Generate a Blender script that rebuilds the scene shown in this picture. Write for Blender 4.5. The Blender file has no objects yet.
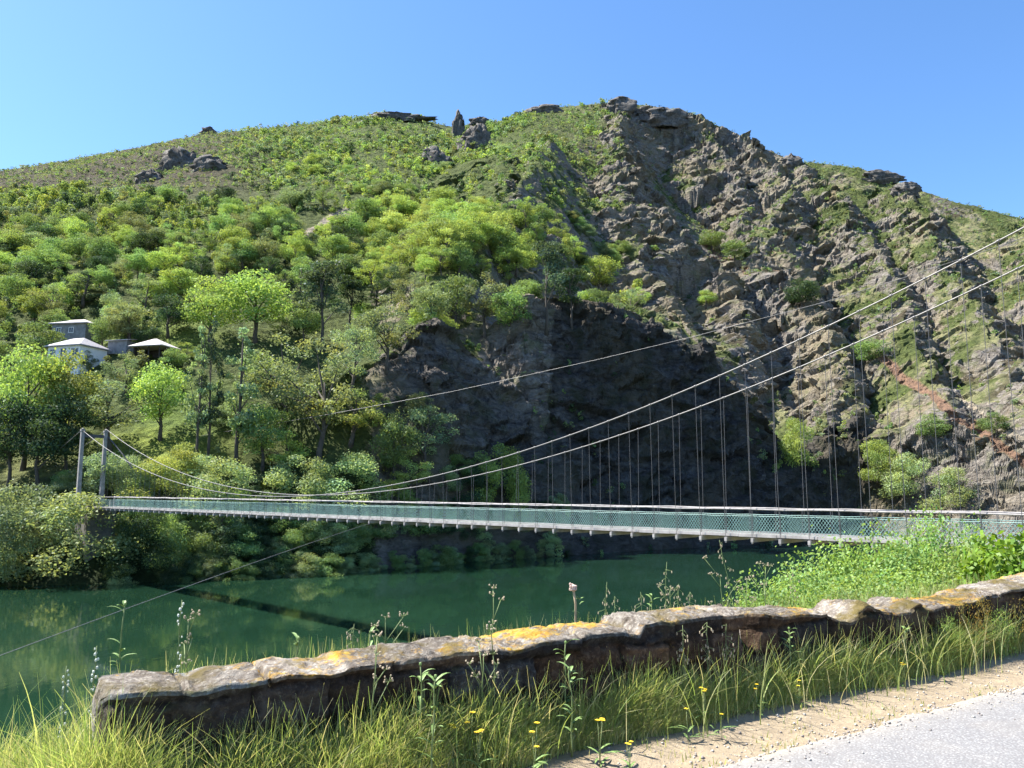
import bpy, math, random
import numpy as np
from mathutils import Vector, Matrix
random.seed(7)
RNG = np.random.default_rng(11)
SC = bpy.context.scene
COL = SC.collection
F = 800.0
TH = math.atan(105 / 800.0)
CT, ST = math.cos(TH), math.sin(TH)
CZ = 1.6            # eye height above the road
WATER_Z = -10.0
R = math.radians
SUN_AZ = (-0.96, 0.25)      # horizontal direction towards the sun
_l = math.hypot(*SUN_AZ); SUN_AZ = (SUN_AZ[0] / _l, SUN_AZ[1] / _l)
SUN_EL = R(54.5)

# ---------------------------------------------------------------- camera, sky, sun
cam = bpy.data.cameras.new('camera'); camo = bpy.data.objects.new('camera', cam)
COL.objects.link(camo); SC.camera = camo
cam.sensor_width = 36; cam.lens = 36 * F / 1024
cam.clip_start = 0.05; cam.clip_end = 20000
camo.location = (0, 0, CZ); camo.rotation_euler = (math.pi / 2 + TH, 0, 0)

wd = bpy.data.worlds.new("World"); SC.world = wd; wd.use_nodes = True
wn = wd.node_tree.nodes; wl = wd.node_tree.links
bg = wn['Background']
sky = wn.new('ShaderNodeTexSky'); sky.sky_type = 'NISHITA'; sky.sun_disc = False
sky.sun_elevation = SUN_EL
sky.sun_rotation = math.atan2(SUN_AZ[0], SUN_AZ[1])
sky.altitude = 300; sky.air_density = 1.0; sky.dust_density = 0.6; sky.ozone_density = 6.0
hs = wn.new('ShaderNodeHueSaturation'); hs.inputs['Saturation'].default_value = 1.1
wl.new(sky.outputs[0], hs.inputs['Color']); wl.new(hs.outputs[0], bg.inputs[0])
bg.inputs[1].default_value = 0.098
sun = bpy.data.lights.new('sun', 'SUN'); suno = bpy.data.objects.new('sun', sun); COL.objects.link(suno)
sun.energy = 5.0; sun.angle = R(0.53); sun.color = (1.0, 0.965, 0.90)
sd = Vector((SUN_AZ[0] * math.cos(SUN_EL), SUN_AZ[1] * math.cos(SUN_EL), math.sin(SUN_EL)))
suno.rotation_euler = sd.to_track_quat('Z', 'Y').to_euler(); suno.location = (0, 0, 60)
SC.view_settings.view_transform = 'Standard'; SC.view_settings.look = 'None'
SC.view_settings.exposure = 1.52; SC.view_settings.gamma = 1
try:
    SC.view_settings.use_curve_mapping = False
except Exception: pass
SC.cycles.max_bounces = 6; SC.cycles.diffuse_bounces = 3; SC.cycles.glossy_bounces = 3
SC.cycles.transmission_bounces = 3; SC.cycles.transparent_max_bounces = 8
SC.cycles.use_adaptive_sampling = True; SC.cycles.adaptive_threshold = 0.02
SC.cycles.sample_clamp_indirect = 6

# ---------------------------------------------------------------- picture helpers
def ray(px, py):
    a = (px - 512) / F; b = (384 - py) / F
    return a, CT - b * ST, ST + b * CT
def at(px, py, Y):
    a, y, z = ray(px, py); k = Y / y
    return Vector((a * k, Y, CZ + z * k))
def onplane(px, py, z):
    a, y, zz = ray(px, py); k = (z - CZ) / zz
    return Vector((a * k, y * k, z))
def project(x, y, z):
    """world -> photo coordinates (arrays or floats)"""
    zz = z - CZ
    yc = y * CT + zz * ST; zc = -y * ST + zz * CT
    return 512 + F * x / yc, 384 - F * zc / yc

# ---------------------------------------------------------------- numpy noise
def _h(ix, iy, iz, seed):
    n = (ix.astype(np.uint32) * np.uint32(374761393) + iy.astype(np.uint32) * np.uint32(668265263)
         + iz.astype(np.uint32) * np.uint32(2147483647 - 58) + np.uint32(seed * 144269 + 13))
    n = (n ^ (n >> np.uint32(13))) * np.uint32(1274126177)
    n = n ^ (n >> np.uint32(16))
    n = n * np.uint32(2246822519); n = n ^ (n >> np.uint32(15))
    return n.astype(np.float64) / 4294967295.0 * 2 - 1
def noise3(x, y, z, seed=0):
    x = np.asarray(x, float); y = np.asarray(y, float) + 0 * x; z = np.asarray(z, float) + 0 * x
    x0 = np.floor(x); y0 = np.floor(y); z0 = np.floor(z)
    fx, fy, fz = x - x0, y - y0, z - z0
    x0 = x0.astype(np.int64); y0 = y0.astype(np.int64); z0 = z0.astype(np.int64)
    u = fx * fx * (3 - 2 * fx); v = fy * fy * (3 - 2 * fy); w = fz * fz * (3 - 2 * fz)
    def c(i, j, k): return _h(x0 + i, y0 + j, z0 + k, seed)
    a = c(0,0,0) * (1-u) + c(1,0,0) * u; b = c(0,1,0) * (1-u) + c(1,1,0) * u
    d = c(0,0,1) * (1-u) + c(1,0,1) * u; e = c(0,1,1) * (1-u) + c(1,1,1) * u
    return (a * (1-v) + b * v) * (1-w) + (d * (1-v) + e * v) * w
def noise2(x, y, seed=0):
    x = np.asarray(x, float); y = np.asarray(y, float) + 0 * x
    x0 = np.floor(x); y0 = np.floor(y); fx, fy = x - x0, y - y0
    x0 = x0.astype(np.int64); y0 = y0.astype(np.int64); z0 = np.zeros_like(x0)
    u = fx * fx * (3 - 2 * fx); v = fy * fy * (3 - 2 * fy)
    def c(i, j): return _h(x0 + i, y0 + j, z0, seed)
    a = c(0,0) * (1-u) + c(1,0) * u; b = c(0,1) * (1-u) + c(1,1) * u
    return a * (1-v) + b * v
def fbm2(x, y, octv=4, seed=0, gain=0.5):
    s = 0; a = 1; t = 0
    for i in range(octv):
        s = s + a * noise2(x, y, seed + i); t += a; a *= gain
        x, y = x * 1.63 + y * 1.17 + 5.3, -x * 1.17 + y * 1.63 + 1.7
    return s / t
def ridged2(x, y, octv=4, seed=0, gain=0.55):
    s = 0; a = 1; t = 0
    for i in range(octv):
        s = s + a * (1 - 2 * np.abs(noise2(x, y, seed + i))); t += a; a *= gain
        x, y = x * 1.63 + y * 1.17 + 5.3, -x * 1.17 + y * 1.63 + 1.7
    return s / t
def ridged3(x, y, z, octv=3, seed=0, gain=0.55):
    s = 0; a = 1; t = 0
    for i in range(octv):
        s = s + a * (1 - 2 * np.abs(noise3(x, y, z, seed + i))); t += a; a *= gain
        x, y, z = x * 1.6 + y * 1.2 + 5.3, -x * 1.2 + y * 1.6 + 1.7, z * 2.03 + 3.1
    return s / t
def facets(x, y, z, seed=0, tilt=1.0, jit=0.9):
    """angular blocks: every random cell is a tilted plane with its own offset"""
    x0 = np.floor(x).astype(np.int64); y0 = np.floor(y).astype(np.int64); z0 = np.floor(z).astype(np.int64)
    bd = np.full(x.shape, 9.0, np.float32); val = np.zeros(x.shape, np.float32)
    for i in (-1, 0, 1):
        for j in (-1, 0, 1):
            for k in (-1, 0, 1):
                cx, cy, cz = x0 + i, y0 + j, z0 + k
                h1 = _h(cx, cy, cz, seed); h2 = _h(cx, cy, cz, seed + 1); h3 = _h(cx, cy, cz, seed + 2)
                dx = x - (cx + .5 + h1 * .5 * jit); dy = y - (cy + .5 + h2 * .5 * jit); dz = z - (cz + .5 + h3 * .5 * jit)
                d = dx * dx + dy * dy + dz * dz
                m = d < bd
                h4 = _h(cx, cy, cz, seed + 3)
                v = h4 * .55 + tilt * (dx * h2 + dy * h3 + dz * h1)
                bd = np.where(m, d, bd); val = np.where(m, v, val)
    return val
def smooth(a, b, x):
    t = np.clip((x - a) / (b - a), 0, 1); return t * t * (3 - 2 * t)

# ---------------------------------------------------------------- objects
def tag(o, label=None, cat=None, group=None, kind=None):
    if label: o['label'] = label
    if cat: o['category'] = cat
    if group: o['group'] = group
    if kind: o['kind'] = kind
    return o
def link(name, me, mats=(), parent=None, loc=None):
    if mats is not None and not isinstance(mats, (list, tuple)): mats = [mats]
    for m in mats or ():
        if m is not None and len(me.materials) < len(mats): me.materials.append(m)
    o = bpy.data.objects.new(name, me); COL.objects.link(o)
    if parent is not None: o.parent = parent
    if loc is not None: o.location = loc
    return o
def empty(name, loc=(0, 0, 0), rz=0.0):
    o = bpy.data.objects.new(name, None); COL.objects.link(o)
    o.location = loc; o.rotation_euler = (0, 0, rz); o.empty_display_size = 0.3
    return o
def copy_tree(o, parent=None):
    c = o.copy(); COL.objects.link(c)
    if parent is not None: c.parent = parent
    for ch in o.children: copy_tree(ch, c)
    return c
def quads_mesh(name, V, Q, smooth_shade=False, col=None, midx=None):
    """V (n,3), Q (m,4 or 3) -> mesh, optional per-vertex colour attribute 'tint'"""
    V = np.ascontiguousarray(V, dtype=np.float32); Q = np.ascontiguousarray(Q, dtype=np.int32)
    me = bpy.data.meshes.new(name)
    n, m, k = len(V), len(Q), Q.shape[1]
    me.vertices.add(n); me.vertices.foreach_set('co', V.ravel())
    me.loops.add(m * k); me.loops.foreach_set('vertex_index', Q.ravel())
    me.polygons.add(m)
    me.polygons.foreach_set('loop_start', np.arange(0, m * k, k, dtype=np.int32))
    try: me.polygons.foreach_set('loop_total', np.full(m, k, dtype=np.int32))
    except Exception: pass
    if smooth_shade: me.polygons.foreach_set('use_smooth', np.ones(m, dtype=bool))
    if midx is not None: me.polygons.foreach_set('material_index', np.asarray(midx, dtype=np.int32))
    if col is not None:
        a = me.color_attributes.new('tint', 'FLOAT_COLOR', 'POINT')
        c = np.ones((n, 4), dtype=np.float32); c[:, :3] = col
        a.data.foreach_set('color', c.ravel())
    me.update(calc_edges=True)
    return me
class MB:
    """collects simple solids into one mesh"""
    def __init__(s): s.v = []; s.f = []; s.n = 0
    def add(s, V, Fc):
        s.v.append(np.asarray(V, float)); s.f += [tuple(i + s.n for i in f) for f in Fc]; s.n += len(V)
    def box(s, c, size, rz=0.0, ax=None):
        hx, hy, hz = size[0] / 2, size[1] / 2, size[2] / 2
        P = np.array([(x, y, z) for z in (-hz, hz) for x, y in ((-hx, -hy), (hx, -hy), (hx, hy), (-hx, hy))])
        if rz: 
            ca, sa = math.cos(rz), math.sin(rz)
            P = np.c_[P[:, 0] * ca - P[:, 1] * sa, P[:, 0] * sa + P[:, 1] * ca, P[:, 2]]
        s.add(P + np.asarray(c, float), [(0,3,2,1),(4,5,6,7),(0,1,5,4),(1,2,6,5),(2,3,7,6),(3,0,4,7)])
    def tube(s, pts, r, k=6, cap=True):
        pts = [Vector(p) for p in pts]; n = len(pts)
        rr = r if isinstance(r, (list, tuple, np.ndarray)) else [r] * n
        V = []; up = Vector((0, 0, 1))
        for i, p in enumerate(pts):
            d = (pts[min(i + 1, n - 1)] - pts[max(i - 1, 0)]).normalized()
            a = d.cross(up if abs(d.z) < 0.95 else Vector((1, 0, 0))).normalized(); b = a.cross(d)
            for j in range(k):
                t = 2 * math.pi * j / k; V.append(p + (a * math.cos(t) + b * math.sin(t)) * rr[i])
        Fc = [(i*k+j, i*k+(j+1)%k, (i+1)*k+(j+1)%k, (i+1)*k+j) for i in range(n-1) for j in range(k)]
        if cap: Fc += [tuple(range(k))[::-1], tuple(range((n-1)*k, n*k))]
        s.add([tuple(v) for v in V], Fc)
    def poly(s, P, Fc): s.add(P, Fc)
    def mesh(s, name, sm=False):
        me = bpy.data.meshes.new(name)
        me.from_pydata(np.vstack(s.v).tolist(), [], s.f); me.update()
        if sm: me.polygons.foreach_set('use_smooth', np.ones(len(me.polygons), dtype=bool))
        return me
    def build(s, name, mat, parent=None, sm=False, loc=None):
        return link(name, s.mesh(name, sm), mat, parent, loc)

# ---------------------------------------------------------------- materials
class NT:
    def __init__(s, name):
        s.m = bpy.data.materials.new(name); s.m.use_nodes = True
        s.t = s.m.node_tree; s.n = s.t.nodes; s.b = s.n['Principled BSDF']
        s.out = s.n['Material Output']
    def new(s, t, **kw):
        x = s.n.new(t)
        for k, v in kw.items(): setattr(x, k, v)
        return x
    def l(s, a, b): s.t.links.new(a, b); return b
    def noise(s, scale, detail=4, rough=0.55, co=None, dist=0.0):
        x = s.new('ShaderNodeTexNoise'); x.inputs['Scale'].default_value = scale
        x.inputs['Detail'].default_value = detail; x.inputs['Roughness'].default_value = rough
        x.inputs['Distortion'].default_value = dist
        if co is not None: s.l(co, x.inputs['Vector'])
        return x.outputs['Fac']
    def co(s, kind='Object', scale=None):
        x = s.new('ShaderNodeTexCoord').outputs[kind]
        if scale:
            m = s.new('ShaderNodeMapping'); m.inputs['Scale'].default_value = scale; s.l(x, m.inputs['Vector']); x = m.outputs[0]
        return x
    def ramp(s, fac, pts):
        x = s.new('ShaderNodeValToRGB'); e = x.color_ramp.elements
        while len(e) < len(pts): e.new(0.5)
        for q, (p, c) in zip(e, pts):
            q.position = p; q.color = (*c, 1) if len(c) == 3 else c
        s.l(fac, x.inputs[0]); return x.outputs[0]
    def val(s, fac, a, b, lo=0.0, hi=1.0):
        x = s.new('ShaderNodeMapRange'); x.inputs[1].default_value = a; x.inputs[2].default_value = b
        x.inputs[3].default_value = lo; x.inputs[4].default_value = hi; s.l(fac, x.inputs[0]); return x.outputs[0]
    def mix(s, fac, a, b, mode='MIX'):
        x = s.new('ShaderNodeMix', data_type='RGBA', blend_type=mode)
        for sock, v in ((x.inputs[0], fac), (x.inputs[6], a), (x.inputs[7], b)):
            if isinstance(v, (int, float)): sock.default_value = v
            elif isinstance(v, (tuple, list)): sock.default_value = (*v, 1)
            else: s.l(v, sock)
        return x.outputs[2]
    def math(s, op, a, b=0.0):
        x = s.new('ShaderNodeMath', operation=op)
        for sock, v in ((x.inputs[0], a), (x.inputs[1], b)):
            if isinstance(v, (int, float)): sock.default_value = v
            else: s.l(v, sock)
        return x.outputs[0]
    def attr(s, name, out='Color'):
        x = s.new('ShaderNodeAttribute'); x.attribute_name = name; return x.outputs[out]
    def bump(s, h, strength=0.5, dist=0.1, nrm=None):
        x = s.new('ShaderNodeBump'); x.inputs['Strength'].default_value = strength; x.inputs['Distance'].default_value = dist
        s.l(h, x.inputs['Height'])
        if nrm is not None: s.l(nrm, x.inputs['Normal'])
        s.l(x.outputs[0], s.b.inputs['Normal']); return x.outputs[0]
    def set(s, **kw):
        for k, v in kw.items():
            sock = s.b.inputs[k.replace('_', ' ')]
            if isinstance(v, (int, float)): sock.default_value = v
            elif isinstance(v, (tuple, list)): sock.default_value = (*v, 1) if len(v) == 3 else v
            else: s.l(v, sock)
        return s

def simple_mat(name, base, var=0.15, scale=3.0, rough=0.8, metallic=0.0, bump=0.0, co='Object', bscale=None):
    t = NT(name); n = t.noise(scale, 5, 0.6, t.co(co))
    c = t.mix(t.val(n, 0.3, 0.7), tuple(b * (1 - var) for b in base), tuple(min(1, b * (1 + var)) for b in base))
    t.set(Base_Color=c, Roughness=rough, Metallic=metallic)
    if bump: t.bump(t.noise(bscale or scale * 3, 5, 0.6, t.co(co)), bump, 0.02)
    return t.m
def leaf_mat(name, base, trans=0.45, hue_var=0.25):
    """leaves: 'tint' attribute multiplies the base, some light passes through"""
    t = NT(name); n = t.n; n.remove(t.b)
    oi = t.new('ShaderNodeObjectInfo')
    rv = t.val(oi.outputs['Random'], 0, 1, 1 - hue_var, 1 + hue_var)
    c = t.mix(1.0, t.attr('tint'), base, 'MULTIPLY')
    hv = t.new('ShaderNodeHueSaturation'); t.l(c, hv.inputs['Color']); t.l(rv, hv.inputs['Value'])
    t.l(t.val(oi.outputs['Random'], 0, 1, 0.485, 0.51), hv.inputs['Hue'])
    d = t.new('ShaderNodeBsdfDiffuse'); tr = t.new('ShaderNodeBsdfTranslucent')
    gl = t.new('ShaderNodeBsdfGlossy'); gl.inputs['Roughness'].default_value = 0.5
    gl.inputs['Color'].default_value = (0.9, 0.95, 1, 1)
    t.l(hv.outputs[0], d.inputs[0])
    tc = t.mix(1.0, hv.outputs[0], (1.2, 1.15, 0.65), 'MULTIPLY'); t.l(tc, tr.inputs[0])
    m1 = t.new('ShaderNodeMixShader'); m1.inputs[0].default_value = trans
    t.l(d.outputs[0], m1.inputs[1]); t.l(tr.outputs[0], m1.inputs[2])
    m2 = t.new('ShaderNodeMixShader'); m2.inputs[0].default_value = 0.015
    t.l(m1.outputs[0], m2.inputs[1]); t.l(gl.outputs[0], m2.inputs[2])
    t.l(m2.outputs[0], t.out.inputs[0])
    return t.m
# ================================================================ the valley side
# grid in (u = x / y, y): a height field in world units that gets coarser with distance
UMIN, UMAX = -1.0, 1.05
NU, NY = 1250, 1060
_ua = np.linspace(-0.72, 0.72, 1090)
U = np.concatenate([np.linspace(UMIN, -0.72, 80, endpoint=False), _ua, np.linspace(0.72, UMAX, 81)[1:]])
NU = len(U)
YN = np.concatenate([np.exp(np.linspace(math.log(88), math.log(600), NY)), np.linspace(610, 900, 16)])
NY = len(YN)
UU, YY = np.meshgrid(U, YN)
XX = UU * YY
def u_of(px, py):
    a, y, z = ray(px, py); return a / y, z / y
# skyline (photo x, y and true distance)
SKY = [(-500,300,420),(-300,250,420),(-120,198,440),(0,171,450),(60,162,460),(110,153,465),(200,135,480),(300,125,500),(380,115,510),(420,119,515),(450,127,512),
       (500,121,505),(530,111,500),(560,107,498),(600,103,492),(630,103,488),(690,112,482),(740,135,474),(790,160,466),(860,168,448),(900,185,438),(960,203,420),(1024,219,400),
       (1120,250,380),(1300,320,350),(1500,400,330)]
def ysc(px, Y):
    s1 = min(1, max(0, (px - 640) / 384)); s2 = min(1, max(0, (Y - 200) / 300))
    return Y * (1 - 0.26 * s1 * s2)
_s = [u_of(a, b) + (c,) for a, b, c in SKY]
su = np.array([q[0] for q in _s]); sm_ = np.array([q[1] for q in _s]); sy = np.array([q[2] for q in _s], float)
yr = np.interp(UU, su, sy); zr = np.interp(UU, su, sm_) * yr + CZ
# far shore line
SH = [(-600,600,90),(-300,600,92),(0,585,101),(60,583,101),(150,581,103),(190,580,104),(260,576,108),(330,572,113),(380,566,118),(420,560,124),(480,556,134),(560,553,143),(650,550,156),(760,547,172),(850,546,186),(900,546,184),(950,545,172),(1100,545,148),(1500,545,130)]
hu = np.array([u_of(a, b)[0] for a, b, c in SH]); hy = np.array([c for a, b, c in SH], float)
ys = np.interp(UU, hu, hy) + 2.0 * fbm2(XX / 14, YY / 14, 3, 5)
t = (YY - ys) / (yr - ys); tc = np.clip(t, 0, 1)
# profile from shore to skyline
gl_ = tc ** 0.94
gr_ = tc ** 1.5
wgt = smooth(0.02, 0.22, UU)          # right part of the mountain is more hollow
g = gl_ * (1 - wgt) + gr_ * wgt
Z = (WATER_Z + 2.5) + (zr - (WATER_Z + 2.5)) * g
Z = np.where(t > 1, zr - 0.25 * (YY - yr) * smooth(0, 0.3, t - 1) - 0.02 * (YY - yr), Z)
# broad undulation of the wooded slope
und = smooth(0.08, 0.3, tc) * smooth(1.0, 0.8, tc)
Z += und * (5.0 * fbm2(XX / 70, YY / 70, 3, 21) + 2.0 * fbm2(XX / 22, YY / 22, 3, 31))

# the shaded hollow under the summit
_h0 = at(705, 170, 440)
Z -= 40 * np.exp(-((XX - _h0.x) / 30) ** 2 - ((YY - _h0.y) / 45) ** 2) * smooth(1.0, 0.965, t)
_h1 = at(775, 215, 420)
Z -= 12 * np.exp(-((XX - _h1.x) / 18) ** 2 - ((YY - _h1.y) / 40) ** 2) * smooth(1.0, 0.955, t)
WX = XX + 9 * fbm2(XX / 38, YY / 38, 3, 701) + 3.5 * fbm2(XX / 10, YY / 10, 3, 705)
WY = YY + 9 * fbm2(XX / 38 + 31, YY / 38, 3, 711) + 3.5 * fbm2(XX / 10 + 7, YY / 10, 3, 715)
# crests: (photo x, y, distance); slopes (metres per metre) on the left and on the right hand side looking down the list
CRESTS = [
 # shoulder with the bright wood, running from the main ridge towards the rock head
 ([(545,140,455),(520,200,370),(480,232,300),(456,262,240),(446,285,200)], 0.85, 1.3, 0.0),
 # rock head above the river
 ([(398,352,138),(412,326,141),(432,317,144),(455,328,145),(475,346,146),(505,370,147),(530,398,148),(543,440,148)], 0.5, 3.0, 0.7),
 # dark triangular spur
 ([(530,300,162),(560,296,165),(600,297,170),(640,306,176),(665,330,179),(700,362,184),(740,402,189),(780,446,194),(815,478,199),(860,520,205),(900,540,207)], 0.75, 2.8, 0.9),
 # main spine of the peak
 ([(606,103,492),(622,112,478),(628,150,440),(622,188,400),(650,212,378),(680,228,362),(712,262,338),(735,300,318)], 0.72, 2.2, 1.0),
 ([(622,188,400),(626,230,360),(640,262,330),(665,300,300),(690,345,276),(715,400,250)], 0.62, 1.25, 0.8),
 ([(690,112,500),(712,140,478),(735,170,455),(742,205,425),(760,232,400)], 0.9, 2.2, 1.0),
 ([(740,135,510),(770,165,485),(790,190,460),(772,232,425),(768,250,410),(800,285,380),(812,310,360),(826,345,330),(842,380,305),(850,420,280),(856,470,250)], 0.8, 2.0, 1.0),
 ([(712,262,338),(745,275,330),(780,276,326),(800,305,310),(822,340,292),(845,380,272),(866,420,250),(888,470,226)], 0.8, 1.7, 0.9),
 ([(800,165,520),(835,195,490),(850,225,465),(880,260,438),(900,300,405),(915,340,375),(935,380,345),(960,430,310),(985,490,262)], 0.62, 1.35, 0.8),
 ([(900,185,532),(930,222,500),(950,260,465),(985,310,425),(1010,360,385),(1035,420,335),(1070,490,280)], 0.6, 1.25, 0.7),
 ([(1024,219,548),(1060,270,500),(1100,330,450),(1150,400,390),(1220,480,320)], 0.6, 1.25, 0.7),
 ([(468,130,505),(500,160,465),(512,200,425)], 0.75, 1.1, 0.5),
 # small buttresses along the river on the right
 ([(705,395,240),(735,430,222),(770,470,205)], 0.7, 1.2, 0.7),
 ([(770,395,262),(800,440,238),(838,490,214)], 0.7, 1.3, 0.8),
 ([(905,430,262),(935,470,240),(965,510,222)], 0.65, 1.2, 0.7),
]
Z0 = Z.copy()
def zbase(u, y):
    i_ = int(np.clip(np.searchsorted(U, u), 0, NU - 1)); return np.interp(y, YN, Z0[:, i_])
ROCK = np.zeros_like(Z)
TOPS = np.zeros_like(Z)
for ci, (pts, kl, kr, rk) in enumerate(CRESTS):
    P = []
    for j, (qx, qy, qY) in enumerate(pts):
        qY = ysc(qx, qY)
        if ci not in (1, 2):
            # bring the crest forward until it stands clear of the slope behind it
            want = 0.0 if qY > 470 else min(22.0, 8.0 + j * 5.0)
            Yt = np.linspace(qY, 150, 120); uq, mq = u_of(qx, qy); ex = CZ + mq * Yt - zbase(uq, Yt)
            k_ = np.argmax(ex >= want); qY = Yt[k_] if (ex >= want).any() else Yt[np.argmax(ex)]
            if P: qY = min(qY, math.hypot(P[-1][1], 0) - 10)
        P.append(tuple(at(qx, qy, qY)))
    print('crest', ci, [round(q[1]) for q in P]); P = np.array(P)
    best = np.full(Z.shape, -1e9); bk = np.zeros(Z.shape); bdist = np.full(Z.shape, 1e9)
    lo = P.min(0); hi = P.max(0)
    warp = 5.0 * fbm2(XX / 24 + 7 * ci, YY / 24, 3, 50 + ci)
    for i in range(len(P) - 1):
        A, B = P[i], P[i + 1]; d = B[:2] - A[:2]; L2 = d @ d
        QX, QY = (XX, YY) if ci in (1, 2) else (WX, WY)
        s = np.clip(((QX - A[0]) * d[0] + (QY - A[1]) * d[1]) / L2, 0, 1)
        cx = A[0] + s * d[0]; cy = A[1] + s * d[1]; cz = A[2] + s * (B[2] - A[2])
        dist = np.hypot(QX - cx, QY - cy)
        side = d[0] * (QY - A[1]) - d[1] * (QX - A[0])      # >0: left of the travel direction
        sn = side / (math.sqrt(L2) * (dist + .5)) * (-1 if ci in (1, 2) else 1)
        k = kl + (kr - kl) * smooth(-.45, .45, sn)
        # top of the crest is rounded a little
        e = np.sqrt(dist * dist + 2.0) - math.sqrt(2.0)
        zz = cz - k * e * (1 + 0.05 * warp)
        m = dist < bdist; bdist = np.where(m, dist, bdist); best = np.where(m, zz, best); bk = np.where(m, k, bk)
    m = best > Z
    ROCK = np.where(m, rk * smooth(0.9, 1.3, bk) + rk * 0.55 * (1 - smooth(0.9, 1.3, bk)), ROCK)
    TOPS = np.where(m, ci + 1, TOPS)
    Z = np.maximum(Z, best)
# crests come as (back, front): everything in front of the shore goes under water
bankk = np.interp(UU, [hu[0], u_of(300,0)[0], u_of(400,0)[0], u_of(540,0)[0], hu[-1]], [1.0, 1.0, 2.5, 2.2, 1.8])
Z = np.minimum(Z, WATER_Z + 0.3 + np.maximum(YY - ys, -8) * bankk + np.where(YY > ys, 0.8 * np.abs(fbm2(XX / 5, YY / 5, 3, 77)), 0))
Z = np.where(YY > ys, np.maximum(Z, WATER_Z + 0.3 + 0.12 * (YY - ys)), Z)
# slope and natural rockiness
def grad(Z):
    dZu = np.gradient(Z, axis=1) / (np.gradient(UU, axis=1) * YY)
    # dz/dy at constant x: total derivative along u-constant minus the x part
    dZy = np.gradient(Z, axis=0) / np.gradient(YY, axis=0) - dZu * UU
    return dZu, dZy
gx, gy = grad(Z)
slope = np.hypot(gx, gy)
PX, PY = project(XX, YY, Z)
# where the photograph shows rock, heath, wood and grass
nz1 = fbm2(XX / 30, YY / 30, 4, 91); nz2 = fbm2(XX / 9, YY / 9, 4, 95)
right = smooth(500, 640, PX + 60 * nz1 + 0.25 * (PY - 200))
rockf = np.clip(ROCK * 0.8 + 0.5 * (slope - 1.0) + 0.22 * right, 0, 1)
rockf = np.clip(rockf + 0.35 * nz2, 0, 1)
rockf = np.where(TOPS == 1, rockf * 0.25, rockf) * smooth(330, 400, PX + 25 * nz2 + 200 * smooth(380, 300, PY))
# rock relief of several sizes; strata run down to the right
wx = XX + 6 * fbm2(XX / 25, YY / 25, 2, 111); wy = YY + 6 * fbm2(XX / 25 + 9, YY / 25, 2, 113)
q = 0.72 * wx + 0.69 * wy; p_ = -0.69 * wx + 0.72 * wy
rel = 3.2 * ridged2(p_ / 30, q / 62, 3, 121) + 1.7 * ridged2(p_ / 13, q / 22, 3, 131)
lod = smooth(90, 180, YY) * 0.3 + 0.7
steep = smooth(1.7, 0.9, slope)
rel = rel * (0.35 + 0.65 * steep)
Z += rockf * rel * lod * smooth(0, 12, YY - ys) * np.where(t > 0.93, 0.35, 1.0)
Z += (1 - rockf) * smooth(0, 10, YY - ys) * (0.8 * fbm2(XX / 5, YY / 5, 4, 161) + 0.5 * fbm2(XX / 1.7, YY / 1.7, 2, 163))
# shrubs on the heath read as low bumps along the skyline
Z = Z.astype(np.float64)
gx, gy = grad(Z); slope = np.hypot(gx, gy)
# real overhangs and ledges: push the vertices out along the normal
nl = 1 / np.sqrt(gx * gx + gy * gy + 1); nx_, ny_, nz_ = -gx * nl, -gy * nl, nl
amp = rockf * smooth(0, 6, YY - ys)
dd = np.zeros_like(Z); mr = (amp > .06) & (np.abs(UU) < .76)
ax, ay, az = p_[mr], q[mr], Z[mr]
sk = az + .35 * ax            # bedding dips to the right
far = smooth(170, 300, YY[mr])
dm = (1.9 + 1.0 * far) * facets(ax / 8.5, ay / 15, sk / 7.5, 171, 1.3) + (0.95 + .35 * far) * facets(ax / 3.6 + 9, ay / 6, sk / 3.0, 181, 1.2) + (.3 - .22 * far) * facets(ax / 1.5 + 3, ay / 2.4, sk / 1.3, 191, 1.2) + .25 * noise3(ax / .7, ay / .7, az / .7, 195)
dd[mr] = dm; dd *= amp
VX, VY, VZ = XX + nx_ * dd, YY + ny_ * dd, Z + nz_ * dd * 0.7

def zone_cols():
    c = np.zeros(Z.shape + (3,))
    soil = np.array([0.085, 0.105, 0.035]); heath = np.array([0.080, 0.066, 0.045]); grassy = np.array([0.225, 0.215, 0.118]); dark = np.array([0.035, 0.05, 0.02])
    c[:] = soil  # dark green base painted so gaps between the crowns read as shadowed
    w = (smooth(215, 175, PY) * smooth(330, 180, PX))[..., None]; c = c * (1 - w) + heath * w
    w = (right * smooth(-0.25, 0.35, nz2 + 0.3 * nz1 + 0.1))[..., None]; c = c * (1 - w) + grassy * w
    w = (right * smooth(0.05, 0.4, nz1 - 0.2 * nz2))[..., None]; c = c * (1 - w) + heath * w
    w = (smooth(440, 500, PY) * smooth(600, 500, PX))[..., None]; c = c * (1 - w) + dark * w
    # cleared grass near the towers and the houses
    for (cx_, cy_, rx_, ry_, cc) in [(160,455,75,30,(0.20,0.24,0.05)),(30,470,60,14,(0.15,0.16,0.06)),(150,335,70,22,(0.16,0.21,0.05)),(185,410,60,30,(0.12,0.17,0.04))]:
        w = np.exp(-(((PX - cx_) / rx_) ** 2 + ((PY - cy_) / ry_) ** 2) ** 2)[..., None] * 0.9; c = c * (1 - w) + np.array(cc) * w
    return c
COLG = zone_cols()
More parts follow.
